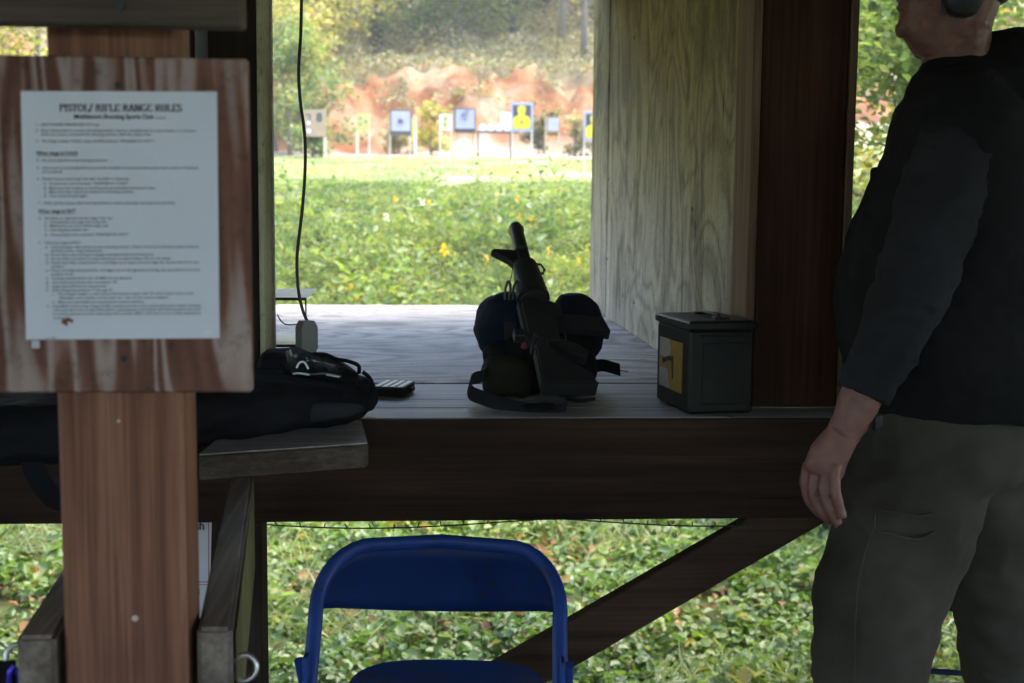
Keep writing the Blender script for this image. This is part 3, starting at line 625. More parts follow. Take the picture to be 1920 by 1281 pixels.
LINES = [  # x, baseline, width, text
 (67, 234, 0, '1.'), (76, 234.5, 110, 'UNAUTHORIZED PERSONS KEEP OUT range.'),
 (67, 245, 0, '2.'), (76, 245.5, 292, 'Guns transported to or from the firing position must be unloaded and in a case, holster, or container.'),
 (76, 252.5, 206, 'Guns may only be uncased at the shooting position while the range is hot.'),
 (67, 265, 0, '3.'), (77, 265, 143, 'The range is always COLD unless the RSO declares'), (222, 265, 66, '\u201cRANGE IS HOT\u201d'),
 (67, 300, 0, '4.'), (77, 300.5, 123, 'No one is allowed on the shooting platforms.'),
 (67, 314, 0, '5.'), (77, 314.5, 293, 'Guns must not be handled but must be left unloaded and benched with actions open, cased, or holstered'), (77, 321.5, 38, 'and untouched.'),
 (67, 335, 0, '6.'), (77, 335, 163, 'People may go downrange only after the RSO or chief may:'),
 (79, 343.5, 0, 'a)'), (89, 343.5, 78, 'Announce by voice command'), (171, 343.5, 68, '\u201cRANGE IS COLD\u201d'),
 (79, 352, 0, 'b)'), (89, 352, 201, 'Make sure that all guns on the firing line are unloaded with actions open.'),
 (79, 359, 0, 'c)'), (89, 359, 159, 'Make sure that everyone is behind the shooting positions.'),
 (79, 366.5, 0, 'd)'), (89, 366.5, 72, 'Then unlock the gate again.'),
 (69, 380, 0, '7.'), (78, 380, 249, 'When setting targets make sure that bullets or other projectiles will impact the backstop.'),
 (69, 408.5, 0, '8.'), (79, 408.5, 128, 'The RSO or chief will call the range \u201chot\u201d by:'),
 (79, 415.5, 0, 'a)'), (89, 415.5, 106, 'Checking that the range line is set, and'), (79, 422.5, 0, 'b)'), (89, 422.5, 109, 'Making sure no one is downrange, and'),
 (79, 430, 0, 'c)'), (89, 430, 71, 'Securing gate closed, and'), (79, 439, 0, 'd)'), (89, 439, 81, 'Announcing by voice command'), (173, 439, 65, '\u201cRANGE IS HOT\u201d'),
 (68, 454.5, 0, '9.'), (79, 454.5, 67, 'When the range is HOT:'),
 (80, 462, 0, 'a)'), (90, 462.5, 280, 'Only shooters with passes at your shooting station. (Types of firearms allowed, targets, distance'), (90, 469.5, 96, 'direction of fire, target placement)'),
 (80, 477, 0, 'b)'), (90, 477, 195, 'Shoot only at the backstop or targets associated with your firing point.'),
 (80, 484.5, 0, 'c)'), (90, 484.5, 227, 'Do not allow any bullets to strike the ground or impact bullets. One or one target.'),
 (80, 492, 0, 'd)'), (90, 492, 280, 'Pistols and rifles chambered for cartridges up to approved cartridge list may be shot from any'), (90, 499, 24, 'position.'),
 (80, 506.5, 0, 'e)'), (90, 506.5, 281, 'Pistols and rifles chambered for cartridges not on the approved cartridge list may only be shot from'), (90, 514, 42, 'positions 17-25.'),
 (80, 521.5, 0, 'f)'), (91, 521.5, 150, 'Firearms chambered for the .50 BMG are not allowed.'), (80, 529, 0, 'g)'), (92, 529, 121, 'Shot shells may only be shot on positions 1-8.'),
 (80, 536.5, 0, 'h)'), (92, 536.5, 103, 'Slugs may be fired from any position.'), (80, 544, 0, 'i)'), (91, 544, 114, 'When firing from positions 17 through 25:'),
 (91, 551, 0, '1.'), (102, 551, 257, 'Use of paper targets or club-owned steel reactive targets only. No other targets may be used.'), (104, 558.5, 207, '(Example: cans, bottles, wood, discs etc. may not be used as targets).'),
 (92, 566.5, 0, '2.'), (102, 566.5, 163, 'Make sure that bullets are impacting the earthen backstop.'),
 (81, 574, 0, 'j)'), (91, 574.5, 281, 'Only MSSC Close Order Range (COR) certified members may practice draw from holster shooting'), (93, 581.5, 279, 'and must inform the on duty RSO before conducting any such activity. All COR program rules must'),
 (92, 589, 280, 'be strictly adhered to while conducting COR activities. MSSC COR card must be visibly displayed by'), (93, 596.5, 26, 'the shooter.'),
 (78, 635, 18, 'rev 4/08')]
for (x_, y_, w_, s_) in LINES: text_mesh(s_, x_, y_, 3.9, w_ if w_ else None, bold=0.012)
for (x_, y_, w_, s_) in ((66, 288, 78, 'When range is COLD'), (68, 396, 70, 'When range is HOT')):
    text_mesh(s_, x_, y_, 6.0, w_, bold=0.025)
    bm = bmesh.new(); bm.faces.new([bm.verts.new(on_sheet(a_, b_)) for a_, b_ in ((x_, y_+2), (x_+w_, y_+2), (x_+w_, y_+2.8), (x_, y_+2.8))]); link('underline', bm_mesh(bm), ns, 'ink')
def clip(px, py, wpx, hpx, name, mat, lift=0.002):
    c = on_sheet(px, py, lift); return box(name, c, (wpx*SX, 0.002, hpx*SX), mat, ns, None, 0.0006)
clip(394, 172, 13, 4, 'staple_tab', 'card_white', 0.0025); clip(60, 171, 17, 2.5, 'staple_tab', 'steel'); clip(385, 624, 15, 5, 'staple_tab', 'alu', 0.003)
clip(57, 645, 15, 15, 'tape_corner', 'card_white', 0.0006)
MAT['stain'] = m_plain('brown_wax_stain', (0.22, 0.07, 0.02), 0.5, 0, 0.7, 300, 0)
bm = bmesh.new()
for (x_, y_, r_) in ((112, 602, 5.5), (120, 598, 4.5), (126, 601, 3.5), (116, 607, 3.0)):
    bmesh.ops.create_uvsphere(bm, u_segments=8, v_segments=6, radius=1.0, matrix=Matrix.Translation(on_sheet(x_, y_, 0.001)) @ Matrix.Diagonal((r_*SX, 0.002, r_*SX, 1)))
link('wax_blob', bm_mesh(bm, True), ns, 'stain')

# half hidden notice under the bench
pn = thing('paper_notice', 'white notice with red ruled lines half hidden behind the sign post', 'notice', P(370, 1060, 2.588))
c = [P(300, 962, 2.588), P(397, 961, 2.588), P(393, 1165, 2.588), P(300, 1166, 2.588)]
bm = bmesh.new(); add_loft(bm, [c, [v+Vector((0, 0.0015, 0)) for v in c]]); link('sheet', bm_mesh(bm), pn, 'card_white')
pl2 = lambda x, y: P(x, y, 2.586)
text_mesh('sh', 365, 993, 16, 18, 'ink', pn, 0.03, pl2, 'printed_word'); text_mesh('s', 366, 1116, 16, 9, 'ink', pn, 0.03, pl2, 'printed_word')
def rule(x0, y0, x1, y1, parent, place, mat='red_ink'):
    bm = bmesh.new(); bm.faces.new([bm.verts.new(place(*q)) for q in ((x0, y0), (x1, y0), (x1, y1), (x0, y1))]); link('ruled_line', bm_mesh(bm), parent, mat)
rule(390.5, 968, 391.8, 1092, pn, pl2); rule(310, 1090.5, 391, 1092, pn, pl2); rule(310, 1096, 391, 1097.2, pn, pl2)

# ---------------------------------------------------------------- hanging cord and metal bracket
pd = thing('hanging_switch', 'grey octagonal switch box hanging on a long wavy cord', 'switch', P(578, 632, 2.80))
cp = [(567, -260), (566, -60), (564, 60), (560, 130), (563, 190), (571, 250), (572, 320), (566, 400), (557, 480), (559, 540), (567, 580), (576, 602)]
tube('cord', smooth_path([P(x, y, 2.80) for x, y in cp], 5), 0.0035, 'cord', pd, 8)
bm = bmesh.new(); oc = P(575, 633, 2.79); rw, rh = 0.020, 0.037
prof = [(-0.6, 1), (0.6, 1), (1, 0.62), (1, -0.62), (0.6, -1), (-0.6, -1), (-1, -0.62), (-1, 0.62)]
Ry = Matrix.Rotation(rad(33), 3, 'Z')
rings = []
for (yy, k) in ((-0.016, 0.94), (-0.014, 1.0), (0.014, 1.0), (0.016, 0.94)):
    rings.append([oc + Ry @ Vector((a_*rw*k, yy, b_*rh*k)) for a_, b_ in prof])
add_loft(bm, rings); link('case', bm_mesh(bm), pd, 'grey_plastic')
box('slot', oc + Ry @ Vector((rw+0.0005, 0.003, 0.003)), (0.002, 0.012, 0.026), 'polymer', pd, Ry, 0.0005)
mb = thing('metal_bracket', 'two tier bent aluminium bracket on the black left post', 'bracket', P(500, 650, 2.92))
def tray(ya, yb, xa, xb, Yn, Yf_):
    z = P(500, yb, Yn).z; x0 = P(xa, yb, Yn).x; x1 = P(xb, yb, Yn).x
    boxr('tray', (x0, x1), (Yn, Yf_), (z, z+0.002), 'alu', mb, 0.0005)
    boxr('front_lip', (x0, x1), (Yn-0.002, Yn), (z-0.004, z+0.0025), 'gun', mb, 0.0003); return z, x0, x1
Yn = 2.93
za, xa0, xa1 = tray(540, 560, 492, 575, Yn, Yn+0.30)
zb, xb0, xb1 = tray(620, 648, 491, 567, Yn, Yn+0.26)
for x_ in (xa0+0.002, xa1-0.002):
    tube('rod', [(x_, Yn-0.001, za-0.001), (x_, Yn-0.001, zb-0.001)], 0.002, 'gun', mb, 6)
boxr('side_plate', (xa0-0.004, xa0-0.001), (Yn+0.01, Yn+0.24), (zb-0.03, za), 'alu', mb, 0.0005)
tube('rod', [(xb0+0.012, Yn, zb-0.003), (xb0+0.012, Yn, TZ+0.001)], 0.002, 'gun', mb, 6)
tube('wire_hook', smooth_path([P(520, 590, 3.0), P(528, 603, 3.0), P(540, 609, 3.0), P(570, 607, 3.0)]), 0.0016, 'gun', mb, 5)

# ---------------------------------------------------------------- black rifle case on the plank
cs = thing('rifle_case', 'long soft black rifle case lying across plank and bench', 'gun case', (-0.45, 2.5, TZ))
secs = [  # x, y centre, half depth, z bottom, z top
 (-0.85, 2.385, 0.06, 0.86, 0.925), (-0.83, 2.385, 0.135, 0.842, 0.945), (-0.72, 2.39, 0.16, 0.838, 0.958), (-0.58, 2.40, 0.165, 0.838, 0.965), (-0.47, 2.42, 0.165, 0.845, 0.985),
 (-0.36, 2.455, 0.160, 0.874, 0.990), (-0.25, 2.51, 0.145, 0.874, 0.980), (-0.17, 2.555, 0.12, 0.876, 0.968), (-0.122, 2.58, 0.08, 0.88, 0.955), (-0.104, 2.585, 0.035, 0.893, 0.935)]
bm = bmesh.new(); add_loft(bm, [superring((x, y, (a_+b_)/2), (0.15, 1, 0), (0, 0, 1), d_, (b_-a_)/2, 3.0, 24) for x, y, d_, a_, b_ in secs])
me = wrinkle(remeshed(bm, 0.006, 5), 0.010, 8, 3.0, (0.6, 1.4, 1.6)); wrinkle(me, 0.008, 9, 13.0, (0.7, 1.2, 1.4), True)
link('case_body', me, cs, 'black_cloth')
bm = bmesh.new()   # accessory pouch on top
add_loft(bm, [superring((x, 2.60, 0.962+dz), (0, 1, 0), (0, 0, 1), d_, h_, 2.8, 20) for x, d_, h_, dz in ((-0.345, 0.03, 0.02, 0.0), (-0.325, 0.075, 0.04, 0.012), (-0.26, 0.085, 0.042, 0.010), (-0.18, 0.08, 0.026, 0.0), (-0.135, 0.05, 0.014, -0.012))])
link('top_pouch', wrinkle(remeshed(bm, 0.006, 4), 0.005, 14, 8.0), cs, 'black_cloth')
bm = bmesh.new()
add_loft(bm, [superring((x, y, z), (0.2, 1, 0), (0, 0, 1), d_, h_, 2.4, 16) for x, y, z, d_, h_ in ((-0.24, 2.418, 0.915, 0.004, 0.012), (-0.21, 2.425, 0.915, 0.010, 0.02), (-0.15, 2.455, 0.914, 0.010, 0.014), (-0.12, 2.49, 0.913, 0.004, 0.006))])
link('side_flap', bm_mesh(bm, True), cs, 'black_cloth2')
tube('carry_handle', smooth_path([P(588, 664, 2.62), P(610, 665, 2.60), P(630, 673, 2.60), P(655, 678, 2.60), P(672, 686, 2.60), P(673, 700, 2.60)]), 0.0, 'black_cloth', cs, 8, (0, 1, 0), (0.004, 0.011))
tube('carry_handle', smooth_path([P(680, 697, 2.58), P(694, 710, 2.58), P(700, 727, 2.58), P(694, 741, 2.57), P(686, 741, 2.57)]), 0.0, 'black_cloth', cs, 8, (0, 1, 0), (0.004, 0.009))
ribbon('loose_strap', smooth_path([P(58, 858, 2.262), P(66, 885, 2.25), P(85, 915, 2.25), P(105, 938, 2.25), P(130, 950, 2.25)]), Vector((0.016, 0.004, 0.008)), 'black_cloth', cs, 0.002)
# clear shooting glasses on the case
gl = thing('shooting_glasses', 'clear shooting glasses resting on top of the black rifle case', 'glasses', P(600, 690, 2.53))
MAT['smoke_lens'], nt_, bs_ = _mat('smoke_lens'); bs_.inputs['Base Color'].default_value = (0.05, 0.055, 0.06, 1); bs_.inputs['Roughness'].default_value = 0.06; bs_.inputs['Alpha'].default_value = 0.55
for s_, (xa, xb) in (('lens', (535, 566)), ('lens', (575, 640))):
    bm = bmesh.new(); g_ = []
    for i in range(9):
        u = i/8; px_ = xa+(xb-xa)*u; top_ = (655+10*abs(u-0.3)) if xa < 560 else (668+22*max(0, u-0.35)); bot_ = 700-2*u if xa < 560 else 699-3*abs(u-.5)
        yy = 2.50+0.02*(2*u-1)**2
        g_.append([P(px_, top_, yy), P(px_, (top_+bot_)/2, yy-0.006), P(px_, bot_, yy)])
    vv = [[bm.verts.new(p) for p in r_] for r_ in g_]
    for i in range(8):
        for j in range(2): bm.faces.new((vv[i][j], vv[i+1][j], vv[i+1][j+1], vv[i][j+1]))
    bmesh.ops.solidify(bm, geom=bm.faces[:], thickness=0.0015)
    link(s_, bm_mesh(bm, True, 60), gl, 'smoke_lens')
tube('brow_bar', smooth_path([P(533, 701, 2.50), P(560, 700, 2.49), P(585, 702, 2.485), P(612, 701, 2.49), P(640, 706, 2.50)]), 0.0016, 'steel', gl, 6)
tube('nose_bridge', smooth_path([P(556, 690, 2.49), P(562, 680, 2.49), P(571, 680, 2.49), P(578, 692, 2.49)]), 0.0022, 'alu', gl, 6)
tube('temple', smooth_path([P(545, 702, 2.50), P(560, 700, 2.47), P(580, 703, 2.46)]), 0.002, 'alu', gl, 6)
tube('temple', smooth_path([P(612, 703, 2.49), P(624, 705, 2.47), P(636, 707, 2.465)]), 0.0016, 'alu', gl, 6)

# small cartridge box
cb = thing('cartridge_box', 'small dark cartridge box with pale striped top on the bench', 'box', PZ(738, 750, TZ))
c0 = PZ(704, 751, TZ); ang = rad(-4); Rz = Matrix.Rotation(ang, 3, 'Z'); W_, D_, H_ = 0.070, 0.105, 0.018
ctr = Vector((PZ(735, 741, TZ).x+0.004, PZ(735, 741, TZ).y+0.02, TZ)); skew = Matrix.Rotation(rad(-14), 3, 'Z')
box('tray', ctr+Vector((0, 0, H_/2+0.0005)), (W_, D_, H_), 'olive_cloth', cb, skew, 0.0015)
box('lid', ctr+Vector((0, 0, H_+0.003)), (W_+0.002, D_+0.002, 0.004), 'polymer', cb, skew, 0.001)
for k in range(4):
    box('stripe', ctr+skew @ Vector((-0.026+0.0175*k, 0, H_+0.0058)), (0.0115, D_-0.004, 0.0012), 'alu', cb, skew, 0.0003)
box('end_tab', ctr+skew @ Vector((W_/2+0.003, 0.02, H_/2)), (0.006, 0.03, 0.010), 'polymer', cb, skew, 0.001)

# ---------------------------------------------------------------- range bag
rb = thing('range_bag', 'bulging dark navy range bag propping up the black rifle', 'bag', (P(1010, 745, 2.95).x, 2.95, TZ))
def blob(specs, e=2.6, n=20):
    bm = bmesh.new()
    for rings_ in specs: add_loft(bm, [superring(c_, ax_, ay_, a_, b_, e, n) for c_, ax_, ay_, a_, b_ in rings_])
    return bm
def upright(cx, cy, zs, e=3.0):
    """stack of horizontal rings: z, half x, half y, shift x"""
    return [((cx+s_, cy, z), (1, 0, 0), (0, 1, 0), a_, b_) for z, a_, b_, s_ in zs]
bx = P(1008, 650, 3.1).x
def lobe(name, px, yc, zs, mat, seed, amp=0.006, vox=0.006):
    me = remeshed(blob([upright(P(px, 640, yc).x, yc, zs)]), vox, 16); return link(name, wrinkle(me, amp, 13, seed), rb, mat)
lobe('bag_body', 1010, 3.0, [(TZ+0.002, 0.095, 0.09, 0), (TZ+0.012, 0.122, 0.13, 0), (TZ+0.05, 0.132, 0.145, 0), (TZ+0.09, 0.135, 0.13, 0), (TZ+0.13, 0.12, 0.09, 0), (TZ+0.155, 0.08, 0.06, 0)], 'black_cloth', 1.0, 0.007)
lobe('side_lobe', 950, 3.02, [(TZ+0.075, 0.045, 0.05, 0.01), (TZ+0.09, 0.064, 0.08, 0.0), (TZ+0.14, 0.077, 0.095, -0.002), (TZ+0.185, 0.072, 0.085, 0.0), (TZ+0.212, 0.054, 0.06, 0.006), (TZ+0.224, 0.024, 0.03, 0.01)], 'navy_cloth', 4.0)
lobe('side_lobe', 1083, 3.08, [(TZ+0.05, 0.035, 0.05, -0.01), (TZ+0.09, 0.062, 0.08, -0.004), (TZ+0.15, 0.064, 0.085, 0.0), (TZ+0.195, 0.054, 0.07, -0.006), (TZ+0.224, 0.026, 0.03, -0.016)], 'navy_cloth', 6.0)
lobe('front_pocket', 952, 2.86, [(TZ+0.003, 0.036, 0.02, 0.01), (TZ+0.015, 0.054, 0.04, 0), (TZ+0.06, 0.060, 0.05, 0), (TZ+0.088, 0.051, 0.036, 0), (TZ+0.096, 0.03, 0.02, 0)], 'olive_cloth', 7.0, 0.004, 0.005)
lobe('front_pocket', 1078, 2.88, [(TZ+0.003, 0.03, 0.02, -0.008), (TZ+0.012, 0.046, 0.04, -0.004), (TZ+0.06, 0.055, 0.05, 0), (TZ+0.095, 0.05, 0.04, 0), (TZ+0.11, 0.03, 0.02, 0)], 'black_cloth', 9.0, 0.004, 0.005)
box('buckle', P(957, 622, 2.93), (0.030, 0.006, 0.045), 'black_cloth2', rb, None, 0.002)
for (x_, y_, w_, h_) in ((984, 646, 0.014, 0.022), (1041, 647, 0.018, 0.02)):
    box('red_tab', P(x_, y_, 2.86), (w_, 0.012, h_), 'red_nylon', rb, Matrix.Rotation(rad(14), 3, 'Y'), 0.003)
for px_ in (950, 965):
    tube('zip_pull', smooth_path([P(px_-3, 562, 2.95), P(px_-2, 540, 2.95), P(px_+4, 527, 2.95), P(px_+7, 540, 2.95), P(px_+5, 562, 2.95)], 4), 0.003, 'gun', rb, 6, (0, 1, 0))
tube('zip_cord', [P(957, 528, 2.95), P(960, 512, 2.955), P(962, 500, 2.96)], 0.0012, 'cord', rb, 5)
ribbon('shoulder_strap', smooth_path([P(915, 690, 2.84), P(905, 705, 2.80), P(884, 712, 2.77), P(882, 735, 2.755), P(905, 746, 2.735), P(940, 757, 2.71), P(985, 768, 2.675), P(1030, 772, 2.665), P(1062, 766, 2.675)]), Vector((0.004, 0.014, 0.012)), 'black_cloth2', rb, 0.0018)
ribbon('side_strap', smooth_path([P(1112, 688, 2.90), P(1130, 685, 2.88), P(1150, 690, 2.87), P(1163, 694, 2.865)]), Vector((0.0, 0.008, 0.012)), 'black_cloth', rb, 0.003)
tube('strap_wire', [P(1160, 694, 2.865), P(1178, 697, 2.865)], 0.001, 'gun', rb, 5)
tube('side_loop', smooth_path([P(1060, 748, 2.73), P(1085, 752, 2.72), P(1115, 748, 2.74)], 4), 0.004, 'black_cloth', rb, 6)
me = remeshed(blob([upright(P(1015, 765, 2.66).x, 2.685, [(TZ+0.002, 0.03, 0.02, 0), (TZ+0.008, 0.043, 0.03, 0), (TZ+0.016, 0.03, 0.02, 0)])]), 0.004, 3)
link('strap_pad', wrinkle(me, 0.003, 25, 2.0), rb, 'black_cloth')

# ---------------------------------------------------------------- rifle, lying on its side over the bag, muzzle up
r0 = P(1040, 724, 2.70); r1 = P(966, 424, 3.20)
ax = (r1-r0); LEN = ax.length; ax.normalize()
upv = (-RT*1.0 + UP*0.12 - FW*0.1); upv = (upv - ax*upv.dot(ax)).normalized(); sdv = ax.cross(upv).normalized()
RM = Matrix((ax, sdv, upv)).transposed()
rg = thing('rifle', 'black carbine leaning butt down on the range bag, muzzle up', 'rifle', r0)
def rl(a_, s_, u_): return r0 + ax*(a_*LEN) + sdv*s_ + upv*u_       # along (0..1), side, up (metres)
def rbox(name, a0, a1, s0, s1, u0, u1, mat='gun', bev=0.002, tilt=0.0):
    R_ = RM @ Matrix.Rotation(tilt, 3, 'Y')
    return box(name, rl((a0+a1)/2, (s0+s1)/2, (u0+u1)/2), ((a1-a0)*LEN, s1-s0, u1-u0), mat, rg, R_, bev)
def rtube(name, pts, r, mat='gun', n=14): return tube(name, [rl(*q) for q in pts], r, mat, rg, n, tuple(upv))
def rprism(name, poly, s0, s1, mat='gun', bev=0.002):
    bm = bmesh.new(); add_loft(bm, [[rl(a_, s0, u_) for a_, u_ in poly], [rl(a_, s1, u_) for a_, u_ in poly]])
    if bev: bmesh.ops.bevel(bm, geom=bm.edges[:], offset=bev, segments=2, affect='EDGES')
    return link(name, bm_mesh(bm, True, 40), rg, mat)
rtube('barrel', [(0.70, 0, 0), (0.90, 0, 0)], 0.009)
mz = rtube('muzzle_brake', [(0.815, 0, 0), (0.82, 0, 0), (0.985, 0, 0), (1.0, 0, 0)], [0.012, 0.0175, 0.0175, 0.014])
for k in range(4):
    a_ = k*math.pi/2+0.4
    c_ = rl(0.965, 0.0168*math.cos(a_), 0.0168*math.sin(a_)); box('muzzle_slot', c_, (0.022, 0.004, 0.004), 'polymer', rg, RM, 0.0005)
rprism('front_sight', [(0.66, 0.012), (0.81, 0.012), (0.812, 0.070), (0.800, 0.078), (0.786, 0.070), (0.75, 0.040)], -0.009, 0.009)
rbox('gas_block', 0.735, 0.80, -0.014, 0.014, -0.014, 0.014)
tube('sling_swivel', [rl(0.74, 0, -0.014), rl(0.735, 0, -0.040), rl(0.70, 0.0, -0.046), rl(0.675, 0, -0.040), rl(0.68, 0, -0.022)], 0.003, 'gun', rg, 8)
bm = bmesh.new()   # handguard: tapered, ribbed
rings = []
for k in range(15):
    t_ = k/14; a_ = 0.50+0.225*t_; rr = (0.039-0.010*t_) * (1.0 if k % 2 else 0.96)
    rings.append([rl(a_, rr*math.cos(th)*0.9, rr*math.sin(th)*1.05) for th in [2*math.pi*i/18 for i in range(18)]])
add_loft(bm, rings); link('handguard', bm_mesh(bm, True, 30), rg, 'polymer')
rtube('delta_ring', [(0.475, 0, 0), (0.503, 0, 0)], [0.036, 0.030])
rprism('upper_receiver', [(0.235, -0.006), (0.48, -0.006), (0.48, 0.030), (0.44, 0.036), (0.25, 0.036), (0.235, 0.022)], -0.019, 0.019)
rprism('lower_receiver', [(0.225, -0.004), (0.47, -0.004), (0.47, -0.030), (0.445, -0.055), (0.37, -0.057), (0.355, -0.036), (0.225, -0.034)], -0.016, 0.016)
rbox('top_rail', 0.25, 0.47, -0.010, 0.010, 0.036, 0.042)
rbox('rear_sight', 0.255, 0.30, -0.011, 0.011, 0.042, 0.066)
rbox('ejection_cover', 0.35, 0.42, -0.0215, -0.019, 0.002, 0.020, 'polymer', 0.0005)
rbox('charging_handle', 0.222, 0.245, -0.028, 0.028, 0.020, 0.028)
mg = [(0.318, -0.04), (0.395, -0.04), (0.398, -0.085), (0.385, -0.142), (0.305, -0.150), (0.318, -0.09)]
rprism('magazine', mg, -0.011, 0.011, 'gun', 0.002)
rprism('magazine_floorplate', [(0.390, -0.140), (0.390, -0.150), (0.298, -0.159), (0.298, -0.149)], -0.013, 0.013, 'polymer', 0.001)
rprism('pistol_grip', [(0.20, -0.02), (0.25, -0.03), (0.225, -0.07), (0.185, -0.095), (0.14, -0.085), (0.17, -0.05)], -0.013, 0.013, 'polymer', 0.003)
tube('trigger_guard', [rl(0.245, 0, -0.034), rl(0.255, 0, -0.052), rl(0.30, 0, -0.054), rl(0.32, 0, -0.04)], 0.0025, 'gun', rg, 6)
rtube('buffer_tube', [(0.07, 0, 0.008), (0.24, 0, 0.008)], 0.0155)
rprism('stock', [(0.0, 0.030), (0.19, 0.028), (0.205, 0.0), (0.17, -0.018), (0.10, -0.042), (0.045, -0.088), (0.0, -0.092)], -0.017, 0.017, 'polymer', 0.004)
rprism('butt_pad', [(-0.016, 0.030), (-0.001, 0.031), (-0.001, -0.094), (-0.016, -0.092)], -0.020, 0.020, 'polymer', 0.003)

# ---------------------------------------------------------------- ammunition can
ac = thing('ammo_can', 'dark green metal ammunition can with yellow label beside the post', 'ammo can', (0.61, 2.76, TZ))
e0 = PZ(1288, 779, TZ); e1 = PZ(1424, 779, TZ); ux = (e1-e0); wx = ux.length; ux.normalize()
sd = (PZ(1233, 753, TZ)-e0); sd.z = 0; Lc = 0.225
ux = (Matrix.Rotation(rad(9), 3, 'Z') @ ux); vy = Vector((-ux.y, ux.x, 0)); RC = Matrix((ux, vy, Vector((0, 0, 1)))).transposed(); hb = 0.178
cc = e0 + ux*wx/2 + vy*Lc/2
def cl(x_, y_, z_): return cc + ux*x_ + vy*y_ + Vector((0, 0, z_))
box('can_body', cl(0, 0, hb/2+0.0005), (wx-0.010, Lc-0.012, hb), 'can', ac, RC, 0.006)
box('lid', cl(0, 0, hb+0.009), (wx, Lc, 0.018), 'can', ac, RC, 0.0035)
box('lid_panel', cl(0, 0, hb+0.0185), (wx-0.02, Lc-0.02, 0.002), 'can', ac, RC, 0.0008)
hnd = [cl(0.012, -0.055, hb+0.0205), cl(0.012, -0.05, hb+0.026), cl(0.012, 0.05, hb+0.026), cl(0.012, 0.055, hb+0.0205)]
tube('carry_handle', hnd, 0.004, 'can', ac, 8)
box('handle_bracket', cl(0.012, -0.062, hb+0.0215), (0.032, 0.022, 0.005), 'can', ac, RC, 0.001)
box('handle_bracket', cl(0.012, 0.062, hb+0.0215), (0.032, 0.022, 0.005), 'can', ac, RC, 0.001)
box('rib', cl(0.006, -Lc/2+0.0055, hb-0.012), (wx*0.72, 0.004, 0.004), 'can', ac, RC, 0.0012)
bm = bmesh.new()
for (x_, z_, w_, h_) in ((0.004, hb-0.028, 0.092, 0.0025), (0.004, 0.022, 0.092, 0.0025), (-0.042, hb/2, 0.0025, hb-0.055), (0.050, hb/2, 0.0025, hb-0.055)):
    add_box(bm, cl(x_, -Lc/2+0.0058, z_), (w_, 0.003, h_), RC, 0.0008)
link('embossed_panel', bm_mesh(bm), ac, 'can')
box('latch', cl(0.0, Lc/2+0.001, hb-0.03), (0.05, 0.008, 0.08), 'can', ac, RC, 0.002)
# sticker on the left long side
xs_ = -wx/2+0.0046
def side(y_, z_, off=0.0): return cl(xs_-off, y_, z_)
def patch(name, q, mat, off):
    bm = bmesh.new(); f_ = [side(y_, z_, off) for y_, z_ in q]; b_ = [v+ux*0.0006 for v in f_]
    add_loft(bm, [f_, b_]); return link(name, bm_mesh(bm), ac, mat)
y0_, y1_, z0_, z1_ = -Lc/2+0.048, Lc/2-0.028, 0.038, hb-0.032
lb = patch('label_sheet', [(y0_, z0_), (y1_, z0_), (y1_, z1_), (y0_, z1_)], 'sticker_white', 0.0006)
patch('label_print', [(y0_, z0_), (y0_+0.075, z0_), (y0_+0.10, z0_+0.05), (y0_+0.07, z1_-0.02), (y0_+0.085, z1_), (y0_, z1_)], 'sticker_yellow', 0.0012)
patch('label_print', [(y0_+0.08, 0.080), (y1_, 0.080), (y1_, 0.105), (y0_+0.08, 0.105)], 'sticker_yellow', 0.0012)
patch('label_print', [(y0_+0.055, 0.062), (y0_+0.062, 0.062), (y0_+0.066, 0.10), (y0_+0.098, 0.10), (y0_+0.098, 0.108), (y0_+0.055, 0.112)], 'polymer', 0.0018)
patch('label_print', [(y0_+0.098, 0.096), (y0_+0.125, 0.088), (y0_+0.128, 0.10), (y0_+0.098, 0.106)], 'polymer', 0.0018)

